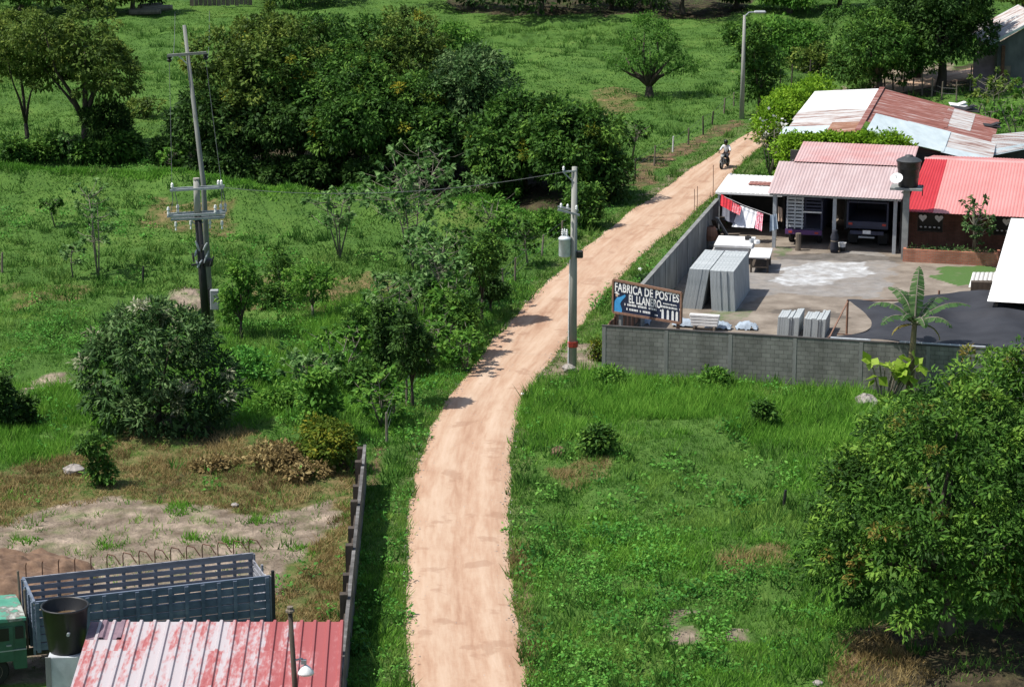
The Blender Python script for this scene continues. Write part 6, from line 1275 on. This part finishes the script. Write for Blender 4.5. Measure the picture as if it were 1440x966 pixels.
SH = at(222, 605); q = [(0, 0, 3.0, 2.3, 2.2, 2.0), (-2.0, 0, 2.6, 1.7, 1.7, 1.7), (1.9, .2, 2.2, 1.8, 1.7, 1.6), (-.6, -.6, 4.1, 1.8, 1.8, 1.4), (.9, .4, 4.0, 1.7, 1.7, 1.3), (-1.2, .6, 1.6, 1.8, 1.5, 1.3), (2.5, -.3, 1.4, 1.3, 1.2, 1.1), (3.1, .2, 2.7, .9, .8, .5), (3.3, -.2, 1.9, .9, .8, .45), (-2.9, 0, 3.3, .8, .8, .6), (-.2, .2, 5.1, .8, .8, .6), (1.8, .1, 4.6, .8, .8, .5), (-1.6, -.2, 4.7, .8, .8, .5), (-3.0, -.3, 1.6, .8, .8, .6), (0, -1.2, 1.1, 2.2, 1.2, 1.0), (-1.8, -.8, .9, 1.3, 1.0, .9), (1.8, -.9, .8, 1.3, 1.0, .8)]
q = [(a*.87, b, c, d*.9, e, f) for a, b, c, d, e, f in q]
tree('shrubby_tree', 'dark shrubby tree with silvery leaf backs above the bare lot', 'tree', SH, 3.6, 5, .3, 'silver', leaf=.4, nclump=330, nleaf=14, crad=.5, seed=302, lobes=q, trunk=.16, ntops=7, inner=.3, aspect=.3, bark='wood_dark', tip='cream', ntip=26, tone0=.45, low=-.85)

for k_, (u, v, R_, H_) in enumerate([(245, 232, 1.5, 2.0), (290, 250, 1.8, 2.2), (345, 256, 1.8, 2.4), (400, 262, 1.7, 1.8), (460, 262, 1.9, 2.2), (520, 266, 1.6, 1.7), (700, 280, 1.7, 2.0), (850, 284, 1.6, 2.4), (15, 226, 1.5, 1.8), (75, 222, 1.4, 1.5), (130, 228, 1.5, 1.6), (180, 226, 1.3, 1.9)]):
    bush('understory_bush', (f'{ORD[k_]} low dark bush from the left under the gully trees' if k_ < 8 else f'{ORD[k_-8]} low dark bush from the left under the two spreading trees'), 'bush', g(u, v), R_, H_, 'dark' if k_ < 8 else 'broad', .36, 70, 14, 700+k_, crad=.5, group='dark bushes under the trees', inner=.6)
# hedges and garden plants
def hedge(lab, blobs, seed, pal='bright', leaf=.24, nc=200):
    o = blobs[0]; base = Vector((o[0], o[1], 0)); t = thing('hedge', lab, 'hedge', base); r = np.random.default_rng(seed)
    Ls = [(b[0]-base.x, b[1]-base.y, b[2], b[3], b[4], b[5]) for b in blobs]; mb = MB()
    for l in Ls: mb.tube([(l[0], l[1], -.2), (l[0], l[1], l[2])], [.08, .03], 5)
    part('stem', mb, 'bark', t, fix=False); clumped(Ls, nc, 20, leaf, .4, r, .5, -.5, .15, .3, .55, .2).obj('foliage', pal, t)
def hb(u, v, y, rx, ry, rz): p = p3(u, v, y); return (p.x, p.y, max(p.z, rz*.8), rx, ry, rz)
hedge('bright green trimmed hedge trees at the far bend of the road', [hb(1128, 148, 172, 1.9, 1.9, 1.5), hb(1108, 160, 169, 1.8, 1.8, 1.6), hb(1092, 172, 166, 1.5, 1.5, 1.4), hb(1145, 136, 176, 1.5, 1.6, 1.3), hb(1080, 186, 164, 1.0, 1.0, 1.1), hb(1110, 178, 166, 1.3, 1.3, 1.6), hb(1130, 165, 170, 1.3, 1.3, 1.6)], 11, nc=420)
hedge('long bright green hedge between the pink garage and the zinc shed', [hb(1112, 214, 151.8, 1.0, 1.0, 1.0)] + [hb(1130+21*k, 212+(k % 2)*3, 151.2-.25*k, 1.15, 1.0, 1.0) for k in range(7)] + [hb(1120+24*k, 222, 151-.25*k, 1.1, .9, 1.4) for k in range(6)], 12, nc=420)
p = at(1083, 246); t = big_leaf_plant('garden_shrub', 'tall thin yellowish shrub beside the road left of the pink garage', 'shrub', p, 3.2, 2.6, 'yellow', .22, 26, 21, stems=7, trunk=.05, open_=.35, nl=14, aspect=.4)
p = at(1087, 238); t = bush('flowering_shrub', 'shrub with white flower heads at the end of the bright hedge', 'shrub', p, .9, 3.0, 'fresh', .2, 60, 14, 22)
r = np.random.default_rng(23); lv = Leaves(); n = 130; ps = np.array([0, -.2, 2.6])+r.normal(0, 1, (n, 3))*np.array([.55, .3, .5]); ps = ps[ps[:, 2] > 1.6]; lv.add(*leaves(ps, unit(len(ps), r), .22, .9, r.uniform(.3, 1, len(ps)), r)); M['petal'] = leafm('white petals', (.6, .6, .58), (.75, .75, .74), (.8, .8, .8), .3); tag(lv.obj('flowers', 'petal', t), kind='stuff')
p = yf(15.2, 27.75, .55); big_leaf_plant('planter_tree', 'leafy young tree growing out of the brick planter', 'small tree', p, 3.3, 2.0, 'silver', .26, 34, 24, stems=3, trunk=.06, open_=.2, nl=16, aspect=.55)
for u, v, h, w_, pal, lab, sd in [(1385, 215, 3.6, 3.0, 'fresh', 'sparse small tree in front of the far right end of the zinc shed', 25), (1428, 222, 4.0, 2.0, 'fresh', 'papaya like plant with a bare stem at the right edge', 26), (1400, 168, 3.2, 3.2, 'olive', 'thin grey green tree between the zinc shed and the grey house', 27), (1375, 160, 3.0, 2.6, 'olive', 'bushy sapling left of the thin grey green tree', 28), (1432, 165, 2.6, 3.4, 'fresh', 'low green bush at the right edge below the grey house', 29)]:
    big_leaf_plant('garden_tree', lab, 'small tree', at(u, v), h, w_, pal, .34, 20, sd, stems=2, trunk=.07, nl=13, open_=.45)
# banana
p = at(1279, 555.5); t = thing('banana_plant', 'banana plant with torn leaves standing in front of the block wall', 'banana plant', p); BH = zat(455, p.y)
part('trunk', MB().tube([(0, 0, -.1), (.03, 0, BH*.5), (.1, 0, BH)], [.2, .16, .11], 10), pm('banana stem', [(.35, (.1, .085, .045)), (.6, (.24, .2, .1))], 4, .9, (1, 1, .3), .5, 10), t, True)
def banana_leaf(az, el, Ln, wd_, droop, seed, mat='banana'):
    r = np.random.default_rng(seed); n = 26; V_ = []; F_ = []; ton = []
    o = np.array([.1, 0, BH-.05]); dh = np.array([math.cos(az), math.sin(az), 0]); sd = np.array([-math.sin(az), math.cos(az), 0]); pts = []
    pos = o.copy(); e = el
    for i in range(n+1): pts.append(pos.copy()); pos = pos+(dh*math.cos(e)+np.array([0, 0, math.sin(e)]))*Ln/n; e -= droop/n*(.4+1.4*i/n)
    pts = np.array(pts)
    for i in range(4, n):
        f = (i-4)/(n-4); w0 = wd_*math.sin(math.pi*min(1, f*.93+.07))**.55; f1 = (i-3)/(n-4); w1 = wd_*max(0, math.sin(math.pi*min(1, f1*.93+.07)))**.55
        for s_ in (-1, 1):
            tear = r.uniform(.0, .1)*Ln/n*6; k = len(V_); dz = -r.uniform(.12, .45)
            tan = (pts[i+1]-pts[i]); gap = .75 if r.random() < .35 else 1.0
            V_ += [pts[i], pts[i]+tan*gap, pts[i]+tan*gap+sd*s_*w1+np.array([0, 0, dz*w1])+tan*tear, pts[i]+sd*s_*w0*r.uniform(.85, 1.05)+np.array([0, 0, dz*w0])+tan*tear]
            F_.append([k, k+1, k+2, k+3] if s_ > 0 else [k+3, k+2, k+1, k]); ton.append(np.clip(.5+.25*s_*math.sin(az)+r.normal(0, .15), 0, 1))
    me = npmesh('leaf', np.array(V_), np.array(F_), {'tone': np.array(ton)}); o_ = link('leaf', me, mat, t)
    part('midrib', MB().tube([tuple(q) for q in pts[::3]], [.04*(1-i/len(pts[::3]))+.01 for i in range(len(pts[::3]))], 5), 'lime' if False else 'bark_pale', o_, fix=False)
for k_, (az, el, Ln, wd_, dr) in enumerate([(2.75, .95, 2.7, .34, 1.9), (2.15, 1.2, 2.5, .36, 1.4), (1.3, 1.42, 2.7, .34, .6), (.6, 1.0, 2.5, .38, 1.5), (.12, .8, 2.9, .34, 1.3), (-.4, .7, 2.0, .4, 1.8), (3.5, .8, 2.0, .4, 1.9), (-1.4, .9, 1.7, .28, 2.0), (1.75, 1.0, 2.4, .32, 1.2), (-2.2, 1.1, 1.6, .26, 2.0)]): banana_leaf(az, el, Ln, wd_, dr, 60+k_)
for k_, (az, el, Ln) in enumerate([(3.0, .1, 1.3), (.15, .05, 1.6)]): banana_leaf(az, el, Ln, .2, 1.6, 80+k_, 'deadleaf')
p = at(1243, 562); t = thing('taro_plant', 'clump of large yellow-green leaves between the banana and the boulder', 'plant', p); r = np.random.default_rng(90); mb = MB(); lv = Leaves()
for k_ in range(30):
    e = np.array([r.normal(.25, .62), r.normal(0, .3), r.uniform(.7, 1.9)]); mb.tube([(e[0]*.3, e[1]*.3, -.1), tuple(e*[.7, .7, .7]), tuple(e)], [.03, .025, .012], 5)
    lv.add(*leaves(np.repeat(e[None], 2, 0), np.array([[r.normal(0, .5), -.3, .3]]*2), .55, .85, r.uniform(.3, 1, 2), r, .4))
part('stalk', mb, 'bark_pale', t, fix=False); lv.obj('foliage', 'lime', t)

# saplings over the left field: (foot u, v, top v, width px, palette, leaf, shoots, stems, label)
for k_, (u, v, tv, w_, pal, lf, n_, st_, lab) in enumerate([
        (138, 390, 262, 62, 'pale', .3, 22, 3, 'tall thin sapling with a sparse crown in the left field'), (102, 393, 345, 38, 'pale', .3, 9, 1, 'small pale leaved sapling left of the tall thin one'), (78, 318, 275, 26, 'broad', .3, 12, 1, 'small dark sapling near the bank at the left'),
        (478, 362, 266, 74, 'pale', .34, 26, 4, 'multi stemmed pale sapling in the middle of the left field'), (580, 380, 232, 122, 'pale', .42, 46, 3, 'large spreading sapling with big pale leaves in front of the gully'), (590, 300, 208, 80, 'pale', .42, 24, 2, 'sapling with tufts of big pale leaves against the dark gully'),
        (548, 418, 382, 26, 'pale', .3, 9, 1, 'little pale sapling just left of the sapling group by the road'), (592, 455, 385, 50, 'pale', .36, 18, 2, 'sapling with drooping pale leaves at the front left of the roadside group'),
        (640, 466, 330, 80, 'pale', .38, 34, 3, 'tall pale sapling in the middle of the roadside group'), (610, 430, 320, 70, 'pale', .38, 28, 3, 'pale sapling at the back of the roadside group'), (658, 420, 318, 56, 'broad', .34, 28, 2, 'darker broad leaved sapling at the back of the roadside group'),
        (630, 490, 400, 60, 'fresh', .32, 26, 2, 'green sapling at the front of the roadside group'), (742, 375, 312, 40, 'broad', .32, 26, 2, 'dark bushy sapling beside the road left of the transformer'), (718, 336, 308, 34, 'fresh', .3, 16, 2, 'little green sapling below the bare earth bank'),
        (98, 232, 184, 26, 'pale', .32, 12, 1, 'pale sapling under the left field trees'), (242, 246, 204, 34, 'fresh', .3, 18, 2, 'bright sapling at the foot of the tall pole line'), (888, 226, 166, 44, 'broad', .34, 22, 2, 'sapling by the wire fence right of the gully thicket'),
        (665, 300, 248, 50, 'pale', .36, 16, 2, 'pale sapling on the bank edge in front of the gully'), (545, 300, 268, 50, 'pale', .34, 14, 2, 'low pale sapling on the bank in the middle')]):
    p = g(u, v); H = zat(tv, p.y)-p.z; big_leaf_plant('sapling', lab, 'sapling', p, H, w_/ppm(p.y), pal, lf*.85, int(n_*1.5), 400+k_, stems=st_, trunk=.055, nl=17, open_=.42, group='saplings in the left field')
for k_, (u, v, H_, w_, pal, st_, lab) in enumerate([(560, 470, 2.6, 2.2, 'pale', 3, 'pale bushy sapling in the tall grass left of the roadside group'), (600, 520, 2.4, 1.8, 'fresh', 3, 'fresh green sapling in front of the roadside group'), (690, 330, 2.2, 2.2, 'fresh', 3, 'green sapling below the left end of the bare earth bank'), (480, 540, 2.2, 2.0, 'fresh', 4, 'green sapling in the lush grass below the young trees'), (655, 520, 1.8, 1.6, 'fresh', 3, 'low sapling on the verge above the long road shadow'), (440, 560, 2.0, 1.8, 'pale', 4, 'pale upright sapling behind the rounded green bush'), (538, 600, 1.9, 1.6, 'fresh', 3, 'small green sapling beside the near fence posts')]):
    big_leaf_plant('sapling', lab, 'sapling', g(u, v), H_*1.1, w_*1.1, pal, .27, 34, 640+k_, stems=st_, trunk=.045, nl=18, open_=.25, group='saplings in the left field')
for k_, (u, v, tv, w_, pal, lf, nc, lab, bt) in enumerate([
        (440, 448, 372, 92, 'fresh', .26, 110, 'round crowned young tree on a thin trunk in the left field', .42), (395, 420, 345, 40, 'broad', .26, 40, 'narrow young tree left of the round crowned one', .3), (678, 452, 322, 62, 'broad', .28, 110, 'dark crowned young tree at the right of the roadside group', .4), (690, 440, 385, 44, 'dark', .26, 60, 'small dark tree beside the road behind the dark crowned one', .2),
        (542, 535, 428, 42, 'dark', .28, 90, 'narrow dark column shaped tree left of the tree shading the road', .12), (580, 572, 432, 56, 'dark', .28, 130, 'dark tree on the verge whose shadow falls across the road', .2), (340, 476, 358, 56, 'fresh', .28, 90, 'vine covered column shaped tree right of the utility poles', .1), (648, 500, 412, 52, 'broad', .28, 70, 'leafy young tree on the verge at the road bend', .36), (615, 470, 395, 46, 'broad', .28, 60, 'young broad leaved tree in the heart of the roadside group', .3), (500, 500, 420, 50, 'broad', .28, 60, 'bushy young tree in the tall grass of the left field', .15)]):
    T(u, v, tv, w_, 'young_tree', lab, pal, 450+k_, bt, leaf=lf, nclump=nc, nleaf=13, crad=.34, tone0=.62, trunk=.08, k=6, inner=.25, size=(.38, .6), bark='bark_pale' if k_ in (0, 1) else 'wood_dark', group='young trees in the left field')
p = g(137, 682); t = thing('two_tiered_tree', 'little tree with two separate leafy tiers at the edge of the bare lot', 'small tree', p); r = np.random.default_rng(500)
part('trunk', MB().tube([(0, 0, -.1), (.04, 0, .9), (0, 0, 1.7)], [.07, .05, .03], 6), 'wood_dark', t); clumped([(.05, 0, 1.65, .62, .5, .3), (-.25, 0, 1.6, .4, .4, .25), (.1, 0, .65, .55, .5, .5), (.3, -.1, .5, .4, .4, .4)], 70, 14, .2, .22, r, .5).obj('crown', 'broad', t)
for k_, (u, v, R_, H_, pal, lf, nc, lab) in enumerate([(8, 604, .75, 2.6, 'dark', .3, 50, 'tall dark leafy plant at the left edge above the bare lot'), (36, 596, .5, 1.3, 'dark', .28, 30, 'shorter dark plant right of the tall one at the left edge'),
        (468, 655, 1.3, 1.9, 'yellow', .24, 120, 'yellowing bush at the top end of the low concrete wall'), (465, 622, 1.1, 3.2, 'fresh', .28, 90, 'pale green upright bush behind the yellowing bush'), (410, 585, 1.4, 1.5, 'fresh', .26, 90, 'rounded green bush left of the upright pale bush'), (520, 560, 1.0, 1.6, 'broad', .28, 60, 'dark green bush near the verge behind the low wall'),
        (362, 540, 1.4, 1.5, 'weed', .26, 80, 'low green bush right of the dark shrubby tree'), (836, 642, .75, 1.3, 'broad', .24, 60, 'dark shrub standing alone in the right field'), (1075, 600, .5, 1.15, 'broad', .22, 34, 'small dark shrub in the tall grass of the right field'), (1010, 545, .8, .8, 'fresh', .22, 40, 'low bright bush at the foot of the block wall'),
        (860, 540, .8, .7, 'fresh', .2, 40, 'low weeds bush at the left foot of the block wall'), (840, 508, .35, 1.1, 'yellow', .18, 20, 'yellowish shrub against the corner end of the block wall'), (385, 432, .8, 1.2, 'broad', .26, 40, 'low dark bush in the dry tall grass'), (830, 320, 1.3, 2.6, 'broad', .3, 90, 'roadside bush below the rightmost gully tree'), (775, 330, 1.0, 1.3, 'fresh', .26, 60, 'low bush under the bare earth bank'),
        (700, 285, 1.2, 1.6, 'fresh', .3, 60, 'bush on top of the bank right of the pale saplings'), (205, 165, 1.4, 1.6, 'olive', .3, 40, 'twiggy bush right of the spreading tree'), (60, 225, 1.5, 1.4, 'broad', .3, 60, 'bush between the two left trees'), (1150, 105, 2.2, 2.2, 'olive', .4, 70, 'brushy thicket left of the large rounded tree'), (1100, 70, 3.0, 2.6, 'fresh', .45, 80, 'pale bush below the pale green bushy tree'),
        (905, 400, .4, .5, 'silver', .2, 16, 'small whitish weed clump outside the side wall'), (1030, 60, 1.6, 2.0, 'broad', .4, 40, 'low bush in the pasture left of the street lamp'), (1432, 858, 1.3, 2.4, 'yellow', .26, 60, 'yellowing bush under the right side of the mango tree'), (300, 660, .8, .5, 'dry', .22, 30, 'dried brush heap at the edge of the bare lot'), (385, 655, 1.2, .8, 'dry', .24, 50, 'straw coloured dead brush beside the yellowing bush'), (430, 672, .8, .6, 'dry', .24, 30, 'small dead brush clump just left of the yellowing bush')]):
    bush('bush', lab, 'bush', g(u, v), R_, H_, pal, lf, nc, 14, 520+k_, crad=.3 if R_ < 2 else .5)
